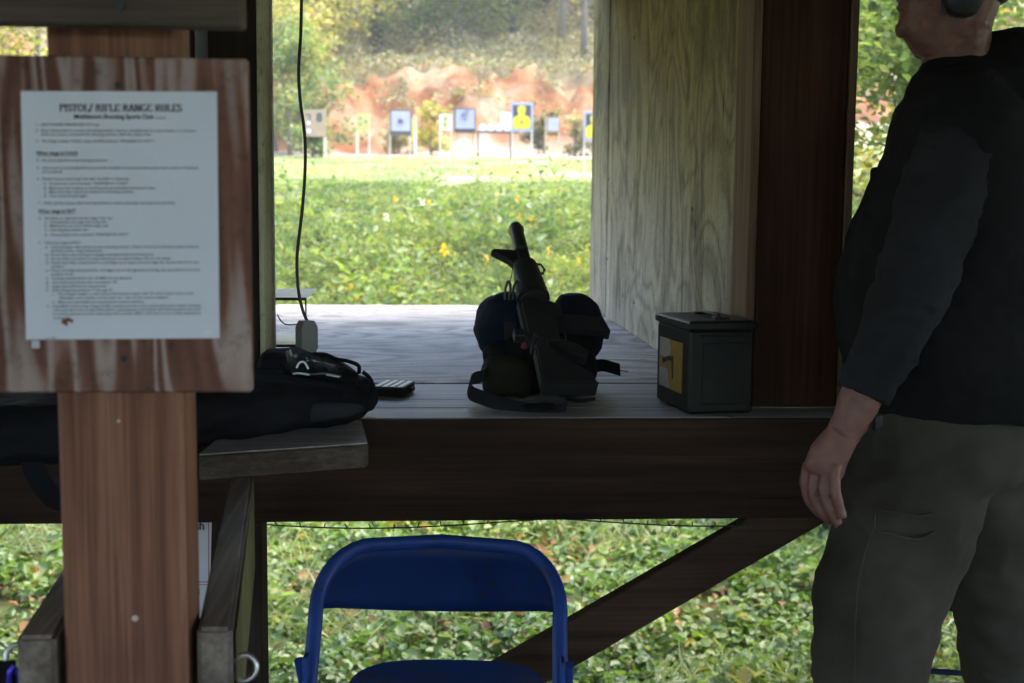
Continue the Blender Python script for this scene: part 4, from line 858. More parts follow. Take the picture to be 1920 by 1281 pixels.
# ---------------------------------------------------------------- folding chairs
def folding_chair(label, mat):
    """steel folding chair, local: faces -y, origin on the floor under the back"""
    t = thing('folding_chair', label, 'chair', (0, 0, 0), 'blue steel folding chairs')
    W2 = 0.238; zt_ = 0.632; rt_ = 0.0125
    def lean(z): return -0.40*(1-z/zt_)          # frame runs forward to the front feet
    path = []
    for z in (0.0, 0.15, 0.30, 0.42, 0.50): path.append((-W2*(1.0-0.03*(z-0.4)), lean(z), z))
    rc = 0.105
    for a_ in np.linspace(180, 90, 9): path.append((-W2+rc+rc*math.cos(rad(a_)), lean(zt_-rc+rc*math.sin(rad(a_)))+0.012*math.sin(rad(180-a_)), zt_-rc+rc*math.sin(rad(a_))))
    path += [(0, lean(zt_)+0.03, zt_+0.004)]
    path += [(-x, y, z) for x, y, z in path[:-1][::-1]]
    bm = bmesh.new(); add_tube(bm, path, 0, 10, (0, 1, 0), (0.0145, 0.010)); link('back_frame', bm_mesh(bm, True), t, mat)
    # backrest panel: curved, lip along the bottom, raised centre
    bm = bmesh.new(); nx_, nz_ = 28, 12; F_ = []
    for j in range(nz_+1):
        row = []
        for i in range(nx_+1):
            u = -1+2*i/nx_; v = j/nz_
            zb_ = 0.525 - 0.012*(1-u*u); 
            xw = W2-0.006
            ztop = zt_ if abs(u)*xw < W2-rc else zt_-rc+math.sqrt(max(0, rc*rc-(abs(u)*xw-(W2-rc))**2))
            ztop -= 0.004
            z = zb_+(ztop-zb_)*v; y = lean(z)+0.030*(1-u*u)+0.004
            edge = min(1, min(1-abs(u), 1.0)*7)*min(1, (1-v)*5)
            y += 0.009*(edge*edge*(3-2*edge))
            if j == 0: y -= 0.006
            row.append(bm.verts.new((u*xw, y, z)))
        F_.append(row)
    for j in range(nz_):
        for i in range(nx_): bm.faces.new((F_[j][i], F_[j][i+1], F_[j+1][i+1], F_[j+1][i]))
    bmesh.ops.solidify(bm, geom=bm.faces[:], thickness=0.0018); bk_ = link('backrest', bm_mesh(bm, True, 45), t, mat)
    # scuffs in the paint
    # seat: rounded panel with rolled edge
    bm = bmesh.new(); out = []
    for a_ in np.linspace(0, 2*math.pi, 48, endpoint=False):
        ca, sa = math.cos(a_), math.sin(a_); e = 4.0 if sa < 0 else 3.2
        out.append((0.192*math.copysign(abs(ca)**(2/e), ca), -0.185+0.205*math.copysign(abs(sa)**(2/e), sa)))
    rings = []
    for k_, (sc_, dz_) in enumerate(((0.985, -0.022), (1.0, -0.016), (1.0, -0.004), (0.985, 0.0), (0.90, -0.004), (0.5, -0.010), (0.05, -0.012))):
        rings.append([Vector((0.022+x*sc_, -0.185+(y+0.185)*sc_, 0.395+dz_-0.03*(y+0.0))) for x, y in out])
    add_loft(bm, rings); link('seat', bm_mesh(bm, True, 60), t, mat)
    for s_ in (-1, 1):
        tube('rear_leg', [(s_*(W2+0.014), -0.165, 0.455), (s_*(W2+0.014), -0.14, 0.42), (s_*(W2+0.010), 0.14, 0.0)], 0, mat, t, 8, (0, 1, 0), (0.011, 0.009))
        box('hinge_plate', (s_*(W2+0.004), -0.155, 0.437), (0.010, 0.035, 0.05), mat, t, None, 0.002)
        for (y_, z_) in ((-0.165, 0.452), (-0.145, 0.425)):
            bm = bmesh.new(); add_tube(bm, [(s_*(W2+0.008), y_, z_), (s_*(W2+0.012), y_, z_)], 0.005, 8); link('rivet', bm_mesh(bm), t, 'rust')
        box('foot', (s_*(W2*1.012), -0.40, 0.012), (0.032, 0.032, 0.024), 'polymer', t, None, 0.004)
    tube('cross_bar', [(-W2, -0.33, 0.12), (W2, -0.33, 0.12)], 0.008, mat, t, 8)
    tube('cross_bar', [(-W2-0.01, 0.09, 0.075), (W2+0.01, 0.09, 0.075)], 0.008, mat, t, 8)
    return t
ch = folding_chair('blue steel folding chair in the foreground below the bench', 'blue_paint')
ch.location = (P(826, 1100, 2.49).x, 2.49, 0); ch.rotation_euler = (0, 0, rad(-5))
for c_ in ch.children: c_.location = (0, 0, 0)
ch2 = folding_chair('dark navy folding chair partly seen behind the man', 'navy_paint')
ch2.location = (1.42, 3.12, 0.0); ch2.rotation_euler = (0, 0, rad(-14))
for c_ in ch2.children: c_.location = (0, 0, 0)

# ---------------------------------------------------------------- the man at the bench
MF = Vector((-math.cos(rad(25)), math.sin(rad(25)), 0)); ML = Vector((MF.y*-1, MF.x, 0))    # forward, his left (towards the camera)
if ML.y > 0: ML = -ML
ZV = Vector((0, 0, 1))
mn = thing('person', 'man in dark long sleeves, ear muffs and olive trousers standing at right', 'person', (P(1760, 1281, 2.5).x, 2.52, 0))
YT = 2.55
def tor(py, fpx, a_, b_, yc=YT, grow=0.0):
    kk = 1.0+0.16*min(1, max(0, (py-150)/80)); a_ *= kk; b_ *= kk
    """horizontal body ring whose left silhouette is at photograph column fpx"""
    ext = math.sqrt((a_*MF.x)**2+(b_*ML.x)**2)
    q = P(fpx, py, yc-0.04); c_ = Vector((q.x+ext, yc, P(fpx, py, yc).z))
    return (c_, MF, ML, a_+grow, b_+grow)
TORSO = [(112, 1752, 0.062, 0.070), (128, 1738, 0.075, 0.10), (150, 1712, 0.095, 0.165), (180, 1692, 0.112, 0.195), (220, 1676, 0.125, 0.21), (275, 1660, 0.135, 0.215), (345, 1640, 0.15, 0.205),
         (410, 1616, 0.165, 0.20), (460, 1599, 0.175, 0.20), (540, 1587, 0.18, 0.20), (630, 1588, 0.18, 0.20), (700, 1604, 0.175, 0.195), (766, 1628, 0.168, 0.19)]
ARM = [((1812, 205), 2.445, 0.088), ((1790, 300), 2.385, 0.086), ((1752, 420), 2.352, 0.080), ((1712, 525), 2.338, 0.077), ((1668, 640), 2.325, 0.062), ((1630, 715), 2.32, 0.053), ((1618, 741), 2.32, 0.052)]
LEGN = [(820, 1755, 135, 2.52, 0.15), (900, 1722, 140, 2.485, 0.145), (1000, 1688, 138, 2.455, 0.135), (1130, 1648, 124, 2.44, 0.12), (1281, 1634, 112, 2.44, 0.108), (1480, 1632, 100, 2.45, 0.10), (1680, 1640, 92, 2.46, 0.095)]
LEGF = [(820, 1800, 120, 2.64, 0.14), (900, 1830, 130, 2.67, 0.14), (1000, 1862, 128, 2.69, 0.13), (1130, 1893, 110, 2.70, 0.115), (1281, 1906, 100, 2.71, 0.105), (1480, 1915, 95, 2.73, 0.098), (1590, 1915, 92, 2.74, 0.093)]
def leg_rings(Ls, g=0.0):
    out = []
    for py, cx, hw, yy, hd in Ls:
        c_ = P(cx, py, yy); hwm = hw*yy/2400
        if c_.z < 0.06: c_.z = 0.06
        out.append((c_, Vector((1, 0, 0)), Vector((0, 1, 0)), hwm+g, hd+g))
    return out
# --- skin: one continuous body (head, neck, torso core, arms, legs, hands)
bm = bmesh.new()
core = [tor(*t_, grow=-0.045) for t_ in TORSO[2:]] + [tor(850, 1665, 0.10, 0.125)]
add_loft(bm, [superring(*q, 2.2, 20) for q in core])
hc = tor(20, 1690, 0.1, 0.08)[0]                # head reference at the mouth height
nb = tor(150, 1740, 0.07, 0.075)[0]; HD = Vector((P(1700, 0, 2.52).x+0.098, 2.555, P(1700, 0, 2.52).z))
def hp(f_, l_, z_): return HD + MFh*f_ + MLh*l_ + ZV*z_
MFh = Vector((-math.cos(rad(8)), math.sin(rad(8)), 0)); MLh = Vector((-math.sin(rad(8)), -math.cos(rad(8)), 0))
# head by stacked rings: z relative to the mouth line, forward reach, back reach, half width
HR = [(-0.105, 0.058, 0.075, 0.058), (-0.085, 0.072, 0.080, 0.062), (-0.062, 0.088, 0.084, 0.063), (-0.045, 0.095, 0.088, 0.064), (-0.02, 0.094, 0.095, 0.068), (0.0, 0.096, 0.100, 0.071), (0.03, 0.092, 0.105, 0.075), (0.07, 0.090, 0.108, 0.078),
      (0.11, 0.092, 0.108, 0.080), (0.15, 0.085, 0.105, 0.077), (0.18, 0.065, 0.088, 0.066), (0.20, 0.035, 0.055, 0.045), (0.208, 0.01, 0.02, 0.02)]
add_loft(bm, [superring(hp((fr-bk)/2, 0, z_), MFh, MLh, (fr+bk)/2, hw_, 2.15, 24) for z_, fr, bk, hw_ in HR])
add_loft(bm, [superring(c_, MFh, MLh, a_, b_, 2.1, 20) for c_, a_, b_ in ((nb-ZV*0.06, 0.075, 0.085), (nb+ZV*0.0, 0.066, 0.07), (hp(-0.02, 0, -0.06), 0.066, 0.064), (hp(-0.015, 0, 0.0), 0.06, 0.06))])
def ball(c_, a_, b_, h_, fx=None):
    M_ = Matrix((MFh*a_, MLh*b_, ZV*h_)).transposed().to_4x4(); M_.translation = c_
    bmesh.ops.create_uvsphere(bm, u_segments=14, v_segments=10, radius=1.0, matrix=M_)
add_loft(bm, [superring(hp(f_, 0, z_), MFh, MLh, a_, b_, 2, 12) for f_, z_, a_, b_ in ((0.086, 0.085, 0.010, 0.009), (0.098, 0.06, 0.014, 0.012), (0.104, 0.035, 0.018, 0.017), (0.094, 0.022, 0.016, 0.018))])   # nose
ball(hp(0.090, 0, 0.008), 0.012, 0.024, 0.007); ball(hp(0.089, 0, -0.008), 0.012, 0.022, 0.008); ball(hp(0.088, 0, -0.052), 0.014, 0.022, 0.016); ball(hp(0.083, 0, 0.098), 0.015, 0.055, 0.010)
for s_ in (-1, 1): ball(hp(-0.005, s_*0.080, 0.05), 0.022, 0.010, 0.034)
# arms
def limb(pts, n=16):
    add_loft(bm, [superring(p_, s_, u_, r_, r_*k_, 2, n) for p_, s_, u_, r_, k_ in pts])
def limb_rings(pts, shrink=0.0, k=0.92):
    out = []; V_ = [Vector(p_) for p_, _ in pts]
    for i, (p_, r_) in enumerate(pts):
        s_, u_, d_ = frame_from(V_[min(i+1, len(V_)-1)]-V_[max(i-1, 0)], (0, 1, 0)); out.append((V_[i], s_, u_, max(0.01, r_-shrink), k))
    return out
armp = [(P(*q, y_), r_) for q, y_, r_ in ARM]
fore = [(P(1655, 664, 2.322), 0.038), (P(1628, 716, 2.32), 0.040), (P(1608, 758, 2.318), 0.040), (P(1594, 792, 2.315), 0.034), (P(1580, 815, 2.313), 0.033)]
limb(limb_rings(armp[:-1], 0.024)); limb(limb_rings(fore, 0.0, 0.82))
# palm: from wrist to knuckles, back of the hand towards the camera
pr = [((1590, 797), (30, 0.022)), ((1574, 822), (34, 0.021)), ((1556, 850), (39, 0.021)), ((1545, 878), (39, 0.019)), ((1542, 892), (34, 0.016))]
rings = []
for (c2_, (hw, hd)) in pr:
    c_ = P(*c2_, 2.312); s_ = Vector((0.86, -0.38, -0.32)).normalized(); u_ = Vector((0.35, 0.92, -0.1)).normalized()
    rings.append(superring(c_, s_, u_, hw*2.31/2400, hd, 2.4, 18))
add_loft(bm, rings)
FING = [[(1516, 866, 2.338), (1509, 898, 2.340), (1513, 930, 2.336), (1532, 957, 2.325), (1548, 968, 2.318)],
        [(1531, 872, 2.322), (1523, 908, 2.322), (1529, 942, 2.316), (1547, 968, 2.308), (1561, 978, 2.303)],
        [(1550, 876, 2.306), (1544, 912, 2.302), (1550, 945, 2.296), (1563, 970, 2.290), (1573, 983, 2.287)],
        [(1568, 874, 2.292), (1565, 905, 2.286), (1569, 934, 2.280), (1576, 958, 2.276), (1580, 972, 2.274)]]
FR = [0.0084, 0.0086, 0.0084, 0.0076]
for f_, r_ in zip(FING, FR):
    pts = smooth_path([P(*q) for q in f_], 3); m_ = len(pts)
    limb(limb_rings([(p_, r_*(1.08-0.30*i/(m_-1) + 0.06*math.cos(i*2.1))) for i, p_ in enumerate(pts)], 0, 1.0), 10)
pts = smooth_path([P(1566, 812, 2.335), P(1540, 835, 2.358), P(1522, 866, 2.366), P(1520, 900, 2.364), P(1528, 922, 2.360)], 3)
limb(limb_rings([(p_, 0.0135*(1.1-0.35*i/(len(pts)-1))) for i, p_ in enumerate(pts)], 0, 1.0), 10)
# far arm and the legs inside the trousers
far = [(TORSO_C + ML*-0.20 - ZV*0.02, 0.07) for TORSO_C in [tor(215, 1676, 0.125, 0.21)[0]]]
sh = far[0][0]; far += [(sh+MF*0.02-ML*0.05-ZV*0.18, 0.06), (sh+MF*0.05-ML*0.06-ZV*0.32, 0.052), (sh+MF*0.18-ML*0.03-ZV*0.44, 0.042), (sh+MF*0.28+ML*0.0-ZV*0.50, 0.033), (sh+MF*0.36+ML*0.02-ZV*0.53, 0.04), (sh+MF*0.42+ML*0.03-ZV*0.57, 0.022)]
limb(limb_rings(far))
for Ls in (LEGN, LEGF): add_loft(bm, [superring(*q, 2.1, 16) for q in leg_rings(Ls, -0.03)])
link('body', wrinkle(remeshed(bm, 0.0032, 2, 0.4), 0.0016, 55, 3.0), mn, 'skin')
# hand details: nails
for f_, r_ in zip(FING, FR):
    p_ = P(*f_[-1]); d_ = (P(*f_[-1])-P(*f_[-2])).normalized()
    M_ = Matrix.Translation(p_ - d_*0.004 + Vector((0.002, -r_*0.72, 0.002))); bm = bmesh.new()
    bmesh.ops.create_uvsphere(bm, u_segments=8, v_segments=6, radius=1.0, matrix=M_ @ Matrix.Diagonal((0.0048, 0.0016, 0.0055, 1))); link('finger_nail', bm_mesh(bm, True), mn, 'skin')
# --- clothes
bm = bmesh.new(); add_loft(bm, [superring(*tor(*t_), 2.3, 28) for t_ in TORSO])
for (x_, y_, r_, h_) in ((1885, 205, 0.20, 0.155), (1850, 170, 0.16, 0.085), (1935, 330, 0.22, 0.24)):
    bmesh.ops.create_uvsphere(bm, u_segments=24, v_segments=16, radius=1.0, matrix=Matrix.Translation(P(x_, y_, 2.60)) @ Matrix.Diagonal((r_, 0.17, h_, 1)))
me = remeshed(bm, 0.008, 8); wrinkle(me, 0.010, 5.5, 2.0, (1, 1, 1.6)); wrinkle(me, 0.006, 7, 5.0, (1, 1, 1.8), True); shaded_torso = link('shaded_torso', me, mn, 'shaded_torso')  # torso of the shirt, shade painted in
bm = bmesh.new(); c_ = P(1648, 348, 2.53); me_ = add_box(bm, c_+Vector((0.008, 0, 0)), (0.028, 0.09, 0.075), None, 0.008, 2); link('chest_pocket', bm_mesh(bm, True), mn, 'shaded_torso')
bm = bmesh.new()
ap = [(tor(190, 1690, 0.11, 0.19)[0]+ML*0.11, 0.085)] + armp
limb(limb_rings(ap)); limb(limb_rings([(p_, r_+0.012) for p_, r_ in far[:-2]]))
me = remeshed(bm, 0.007, 5); wrinkle(me, 0.007, 9, 11.0, (1, 1, 2.0)); wrinkle(me, 0.006, 11, 5.0, (1, 1, 2.0), True); link('shirt_sleeves', me, mn, 'shirt')
bm = bmesh.new()
hips = [tor(738, 1634, 0.158, 0.18), tor(790, 1630, 0.158, 0.182), tor(840, 1618, 0.158, 0.185), tor(890, 1612, 0.15, 0.17)]
add_loft(bm, [superring(*q, 2.3, 24) for q in hips])
for Ls in (LEGN, LEGF): add_loft(bm, [superring(*q, 2.2, 24) for q in leg_rings(Ls)])
me = remeshed(bm, 0.008, 6); wrinkle(me, 0.012, 5, 21.0, (1, 1, 1.3)); wrinkle(me, 0.014, 4.5, 7.0, (1.0, 1, 1.6), True); link('trousers', me, mn, 'trouser')
# cargo pocket with flap, belt loop, side seam
tube('pocket_seam', smooth_path([P(1640, 962, 2.335), P(1642, 992, 2.318), P(1680, 1004, 2.308), P(1720, 1012, 2.312), P(1752, 998, 2.335)]), 0.003, 'trouser', mn, 6)
tube('pocket_seam', smooth_path([P(1646, 955, 2.335), P(1690, 963, 2.312), P(1730, 968, 2.318), P(1756, 960, 2.342)]), 0.0025, 'trouser', mn, 6)
tube('side_seam', smooth_path([P(1640, 985, 2.312), P(1620, 1040, 2.312), P(1607, 1110, 2.318), P(1602, 1200, 2.326), P(1600, 1300, 2.33)]), 0.0022, 'trouser', mn, 6)
bm = bmesh.new(); add_box(bm, P(1645, 792, 2.335), (0.018, 0.012, 0.03), None, 0.004, 2); link('belt_clip', bm_mesh(bm, True), mn, 'polymer')
# hair, collar and ear muffs
bm = bmesh.new(); add_loft(bm, [superring(hp((fr-bk)/2-0.004, 0, z_), MFh, MLh, (fr+bk)/2+0.006, hw_+0.006, 2.15, 24) for z_, fr, bk, hw_ in ((0.0, -0.03, 0.105, 0.05), (0.04, 0.0, 0.112, 0.072), (0.09, 0.03, 0.114, 0.08), (0.13, 0.085, 0.113, 0.081), (0.165, 0.08, 0.105, 0.075), (0.195, 0.055, 0.075, 0.058), (0.214, 0.02, 0.03, 0.028))])
link('hair', wrinkle(remeshed(bm, 0.006, 3), 0.003, 40, 3.0), mn, 'hair')
for s_ in (-1, 1):
    c_ = P(1788, 0, 2.46) if s_ > 0 else hp(-0.005, -0.095, 0.06); c_ = hp(-0.002, s_*0.088, 0.006)
    bm = bmesh.new()
    add_loft(bm, [superring(c_+MLh*(s_*o_), MFh, ZV, a_, b_, 2.5, 22) for o_, a_, b_ in ((-0.012, 0.036, 0.044), (0.004, 0.040, 0.048), (0.006, 0.036, 0.044), (0.010, 0.039, 0.047), (0.030, 0.036, 0.043), (0.038, 0.024, 0.030))])
    link('ear_cup', bm_mesh(bm, True, 35), mn, 'polymer')
tube('headband', [hp(-0.008, 0.112*math.cos(rad(a_)), 0.05+0.178*math.sin(rad(a_))) for a_ in range(0, 181, 12)], 0, 'polymer', mn, 8, tuple(MFh), (0.004, 0.013))
for Ls, nm in ((LEGN, 1), (LEGF, -1)):
    c_ = leg_rings(Ls)[-1][0]; bm = bmesh.new()
    add_loft(bm, [superring((c_.x+dx, c_.y, z_), (1, 0, 0), (0, 1, 0), a_, b_, 2.6, 20) for z_, dx, a_, b_ in ((0.001, -0.06, 0.135, 0.048), (0.025, -0.06, 0.138, 0.05), (0.05, -0.055, 0.128, 0.048), (0.08, -0.02, 0.085, 0.046), (0.13, 0.005, 0.055, 0.045))])
    link('boot', bm_mesh(bm, True, 50), mn, 'polymer')

# ---------------------------------------------------------------- targets
def ground_y(px, py):
    """forward distance where the sight line meets the ground"""
    lo, hi = 4.0, 27.0
    for _ in range(40):
        m_ = (lo+hi)/2; p_ = P(px, py, m_)
        if p_.z > gz(p_.x, m_): lo = m_
        else: hi = m_
    return lo
def panel(name, t, x0, x1, y0, y1, Y, th, mat, dy=0.0):
    a_, b_ = P(x0, y1, Y), P(x1, y0, Y)
    return boxr(name, (a_.x, b_.x), (Y-th+dy, Y+dy), (a_.z, b_.z), mat, t, 0.0)
def stake(t, px, ytop, Y, wpx, mat='stake'):
    a_ = P(px, ytop, Y); wd = wpx*Y/2400; zg = gz(a_.x, Y)-0.12
    boxr('stake', (a_.x-wd/2, a_.x+wd/2), (Y+0.004, Y+0.004+wd), (zg, a_.z), mat, t, 0.0)
def disc(name, t, px, py, rpx, Y, mat, dy=-0.02, sq=1.0):
    c_ = P(px, py, Y); r_ = rpx*Y/2400; bm = bmesh.new()
    add_loft(bm, [superring(c_+Vector((0, dy-0.012, 0)), (1, 0, 0), (0, 0, 1), r_, r_*sq, 2, 18), superring(c_+Vector((0, dy, 0)), (1, 0, 0), (0, 0, 1), r_, r_*sq, 2, 18)])
    return link(name, bm_mesh(bm, True, 40), t, mat)
def tgt(name, label, px, Y, cat='target'):
    p_ = P(px, 300, Y); return thing(name, label, cat, (p_.x, Y, gz(p_.x, Y)), 'targets on the range')
# cardboard 28
Y = 22.0; t = tgt('cardboard_target', 'buff cardboard numbered 28 behind the hanging cord', 592, Y)
panel('card', t, 573, 611, 206, 256, Y, 0.02, 'card_buff')
pl28 = lambda x, y: P(x, y, Y-0.026)
text_mesh('2', 574, 230, 17, 10, 'frame_dark', t, 0.02, pl28, 'printed_number'); text_mesh('8', 593, 228, 16, 11, 'slate', t, 0.05, pl28, 'printed_number')
disc('white_patch', t, 579, 230.5, 3.6, Y, 'card_white', -0.028); disc('white_patch', t, 579, 246, 4.2, Y, 'card_white', -0.028)
stake(t, 569, 205, Y, 3.2); stake(t, 608.5, 205, Y, 4.2, 'stake_pale')
# pale yellow card
Y = 23.6; t = tgt('card_target', 'pale yellow card with three dark spots, left of the framed sheet', 680, Y)
panel('card', t, 668, 693, 214, 246, Y, 0.02, 'card_yellow')
for x_, y_ in ((675.5, 222.5), (675.5, 233.5), (686, 228.5)): disc('spot', t, x_, y_, 2.0, Y, 'slate', -0.024)
stake(t, 669.5, 214, Y, 4, 'stake_pale'); stake(t, 692, 214, Y, 3, 'stake_pale')
# framed white sheets
def framed(x0, x1, y0, y1, Y, label, legs, ink):
    t = tgt('framed_target', label, (x0+x1)/2, Y)
    panel('backer', t, x0, x1, y0, y1, Y, 0.04, 'frame_dark'); panel('paper', t, x0+2.4, x1-2.4, y0+2.2, y1-8.0, Y, 0.006, 'card_lilac', -0.043)
    for (xx, yy, r_) in ink: disc('faint_mark', t, xx, yy, r_, Y, 'mark', -0.052)
    for px_, m_, w_ in legs: stake(t, px_, y0+4, Y, w_, m_)
MAT['mark'] = m_plain('faint_print', (0.22, 0.20, 0.29), 0.8, 0, 0.1, 9, 0)
framed(731.5, 771.5, 207, 254, 20.5, 'white sheet in dark frame nearest the pale yellow card', ((731, 'stake_pale', 2.4), (769, 'stake_pale', 2.4)), ((751, 228, 6), (751, 228, 3)))
framed(852, 892, 204, 249.5, 18.2, 'white sheet in dark frame on two long tan stakes', ((849.5, 'stake', 3.6), (887, 'stake', 3.6)), ((872, 214, 5), (867, 217, 3), (876, 209, 3), (872, 224, 3)))
Y = 23.4; t = tgt('marker_stake', 'narrow whitish stake with yellow top beside the first framed sheet', 778, Y, 'stake')
stake(t, 778.5, 218, Y, 5.5, 'stake_pale'); panel('yellow_top', t, 772, 779, 222, 246, Y, 0.01, 'card_yellow')
# second pale card
Y = 23.5; t = tgt('card_target', 'pale card with two dark spots between the two framed sheets', 835, Y)
panel('card', t, 824, 849, 215, 244, Y, 0.02, 'card_white'); panel('yellow_strip', t, 831, 841, 217, 242, Y, 0.004, 'card_yellow', -0.022)
for y_ in (223.5, 233.5): disc('spot', t, 834, y_, 1.9, Y, 'slate', -0.03)
stake(t, 825.5, 216, Y, 3, 'stake_pale'); stake(t, 847, 216, Y, 3, 'stake_pale')
# steel plate rack
Y = 22.8; t = tgt('plate_rack', 'dark steel rack holding a row of white round plates', 926, Y)
panel('rail', t, 893, 976, 246.5, 250, Y, 0.05, 'frame_dark')
for px_ in (896.5, 957.5): stake(t, px_, 249, Y, 3.2, 'frame_dark')
for px_ in (904.5, 920, 935.5, 951): disc('round_plate', t, px_, 240, 7.0, Y, 'card_white', -0.02)
for px_ in (904.5, 920, 935.5, 951): panel('plate_stem', t, px_-1, px_+1, 244, 247, Y, 0.012, 'card_white')
panel('square_plate', t, 939, 962, 211, 235.5, Y, 0.012, 'card_white', 0.03); panel('plate_stem', t, 948, 951, 234, 247, Y, 0.012, 'card_white', 0.03)
# silhouette targets
def silhouette(x0, x1, y0, y1, Y, label, legs):
    t = tgt('silhouette_target', label, (x0+x1)/2, Y); w_, h_ = x1-x0, y1-y0
    panel('white_backer', t, x0, x1, y0, y1, Y, 0.02, 'card_lilac'); panel('dark_field', t, x0+w_*0.09, x1-w_*0.11, y0+h_*0.09, y1-h_*0.09, Y, 0.004, 'slate', -0.021)
    cx = x0+w_*0.485; pts = [(-0.38, 0.0), (0.38, 0.0), (0.38, 0.30), (0.36, 0.37), (0.30, 0.42), (0.17, 0.46), (0.135, 0.49), (0.145, 0.54), (0.175, 0.60), (0.185, 0.68), (0.165, 0.75), (0.12, 0.79), (0.0, 0.805)]
    pts += [(-a_, b_) for a_, b_ in pts[2:-1][::-1]]
    bm = bmesh.new(); f_ = [P(cx+a_*w_, y1-h_*0.10-b_*h_, Y-0.028) for a_, b_ in pts]
    add_loft(bm, [f_, [v_+Vector((0, 0.003, 0)) for v_ in f_]]); link('printed_figure', bm_mesh(bm), t, 'yellow')
    disc('centre_mark', t, cx, y0+h_*0.68, w_*0.05, Y, 'stain', -0.03)
    for px_, m_, wp_ in legs: stake(t, px_, y0+3, Y, wp_, m_)
silhouette(957.5, 1000, 193, 247, 19.2, 'black and yellow head and shoulders target right of the plate rack', ((961, 'stake_pale', 2.4), (998, 'stake_pale', 3.2)))
silhouette(1094, 1137, 209, 265, 18.2, 'black and yellow target half hidden by the divider panel', ((1096.5, 'stake_pale', 3), (1133, 'stake_pale', 3)))
Y = 23.4; t = tgt('paper_target', 'small lilac paper target between the two black and yellow ones', 1038, Y)
panel('card', t, 1026, 1049, 220, 247, Y, 0.012, 'card_buff', 0.012); panel('paper', t, 1028, 1047, 222, 245, Y, 0.006, 'card_lilac')
stake(t, 1023.5, 218, Y, 2.6, 'stake'); stake(t, 1048.5, 218, Y, 2.6, 'stake')

# ---------------------------------------------------------------- vegetation
def gz_arr(x, y):
    z = gz0(x, y); return z
def fnoise(x, y, s, seed):
    return np.array([mnoise.fractal(Vector((a_*s, b_*s, seed)), 1, 2, 3) for a_, b_ in zip(x, y)])
# near ground cover, under and behind the bench
n = 125000
x = RNG.uniform(-4.5, 5.0, n); y = 4.4 + 5.6*RNG.random(n)
h = 0.11+0.14*fnoise(x, y, 1.3, 2.0); h = np.clip(h, 0.015, 0.34); u = RNG.random(n)**0.7
z = gz_arr(x, y)+h*u*1.25
gap = fnoise(x, y, 1.1, 31.0); keep = gap > -0.5; x, y, z = x[keep], y[keep], z[keep]
link('ground_cover', leaves_mesh(np.stack([x, y, z], 1), RNG.uniform(0.022, 0.064, len(x))*(1+0.5*(RNG.random(len(x)) > 0.93)), up_bias=0.55, fold=0.3, aspect=1.45), None, 'leaf_cover',
     label='low leafy green ground cover growing under and behind the bench', cat='ground cover', kind='stuff')
# tall weeds on the rise
n = 280000
y = 9.0+6.8*RNG.random(n)**1.05; x = RNG.uniform(-1, 1, n)*(3.4+0.30*y)
hh = 0.34+0.46*fnoise(x, y, 0.75, 6.0)+0.22*fnoise(x, y, 2.4, 8.0); hh = np.clip(hh, 0.05, 0.95)*np.clip((15.4-y)/5.0, 0.05, 1)
z = gz_arr(x, y)+hh*RNG.random(n)**0.6
link('weeds', leaves_mesh(np.stack([x, y, z], 1), RNG.uniform(0.016, 0.062, n), up_bias=0.12, fold=0.25, aspect=2.1), None, 'leaf_weed',
     label='dense green weeds covering the rise in front of the lawn', cat='weeds', kind='stuff')
# flower heads
for nm, mt, n, lab, s0 in (('yellow_flowers', 'flower_yellow', 190, 'scattered small yellow flowers among the weeds', 0.045), ('white_flowers', 'flower_white', 90, 'scattered small white flower heads among the weeds', 0.04)):
    y = 8.0+6.6*RNG.random(n)**1.0; x = RNG.uniform(-1, 1, n)*(3.0+0.28*y); k_ = fnoise(x, y, 0.9, 50.0+len(nm)) > -0.02; x, y = x[k_], y[k_]
    hh = np.clip(0.30+0.34*fnoise(x, y, 0.75, 6.0), 0.1, 0.7)*np.clip((15.6-y)/2.2, 0.15, 1)+0.03
    c_ = np.stack([x, y, gz_arr(x, y)+hh], 1); c_ = np.repeat(c_, 6, 0)+RNG.normal(size=(len(c_)*6, 3))*0.018
    link(nm, leaves_mesh(c_, RNG.uniform(0.5, 1.1, len(c_))*s0, up_bias=0.2, fold=0.3, aspect=1.3), None, mt, label=lab, cat='flowers', kind='stuff')
# taller stalks and broad leaves that break up the mass
def stalks(n_, x_, y_, hmin, hmax, nl_, s0, s1, seed_):
    rg_ = np.random.default_rng(seed_); P0 = []; S0 = []
    h_ = rg_.uniform(hmin, hmax, n_); z_ = gz_arr(x_, y_); ln = rg_.normal(size=(n_, 2))*0.12
    for k in range(nl_):
        t_ = (k+rg_.random(n_))/nl_; a_ = rg_.random(n_)*2*math.pi; r_ = (1.05-t_)*0.10*(h_/0.6)+0.01
        P0.append(np.stack([x_+ln[:, 0]*t_+r_*np.cos(a_), y_+ln[:, 1]*t_+r_*np.sin(a_), z_+h_*(0.15+0.85*t_)], 1)); S0.append(rg_.uniform(s0, s1, n_)*(1.2-0.6*t_))
    return np.concatenate(P0), np.concatenate(S0)
n = 900; y = 9.2+5.2*RNG.random(n); x = RNG.uniform(-1, 1, n)*(3.2+0.26*y); k_ = fnoise(x, y, 0.6, 91.0) > -0.05; x, y = x[k_], y[k_]
p_, s_ = stalks(len(x), x, y, 0.35, 0.95, 16, 0.06, 0.13, 5); p_[:, 2] -= np.clip((p_[:, 1]-13.0)*0.12, 0, 0.3)
link('tall_weeds', leaves_mesh(p_, s_, up_bias=0.3, fold=0.3, aspect=2.3), None, 'leaf_tall', label='taller pale stalks rising out of the weeds on the bank', cat='weeds', kind='stuff')
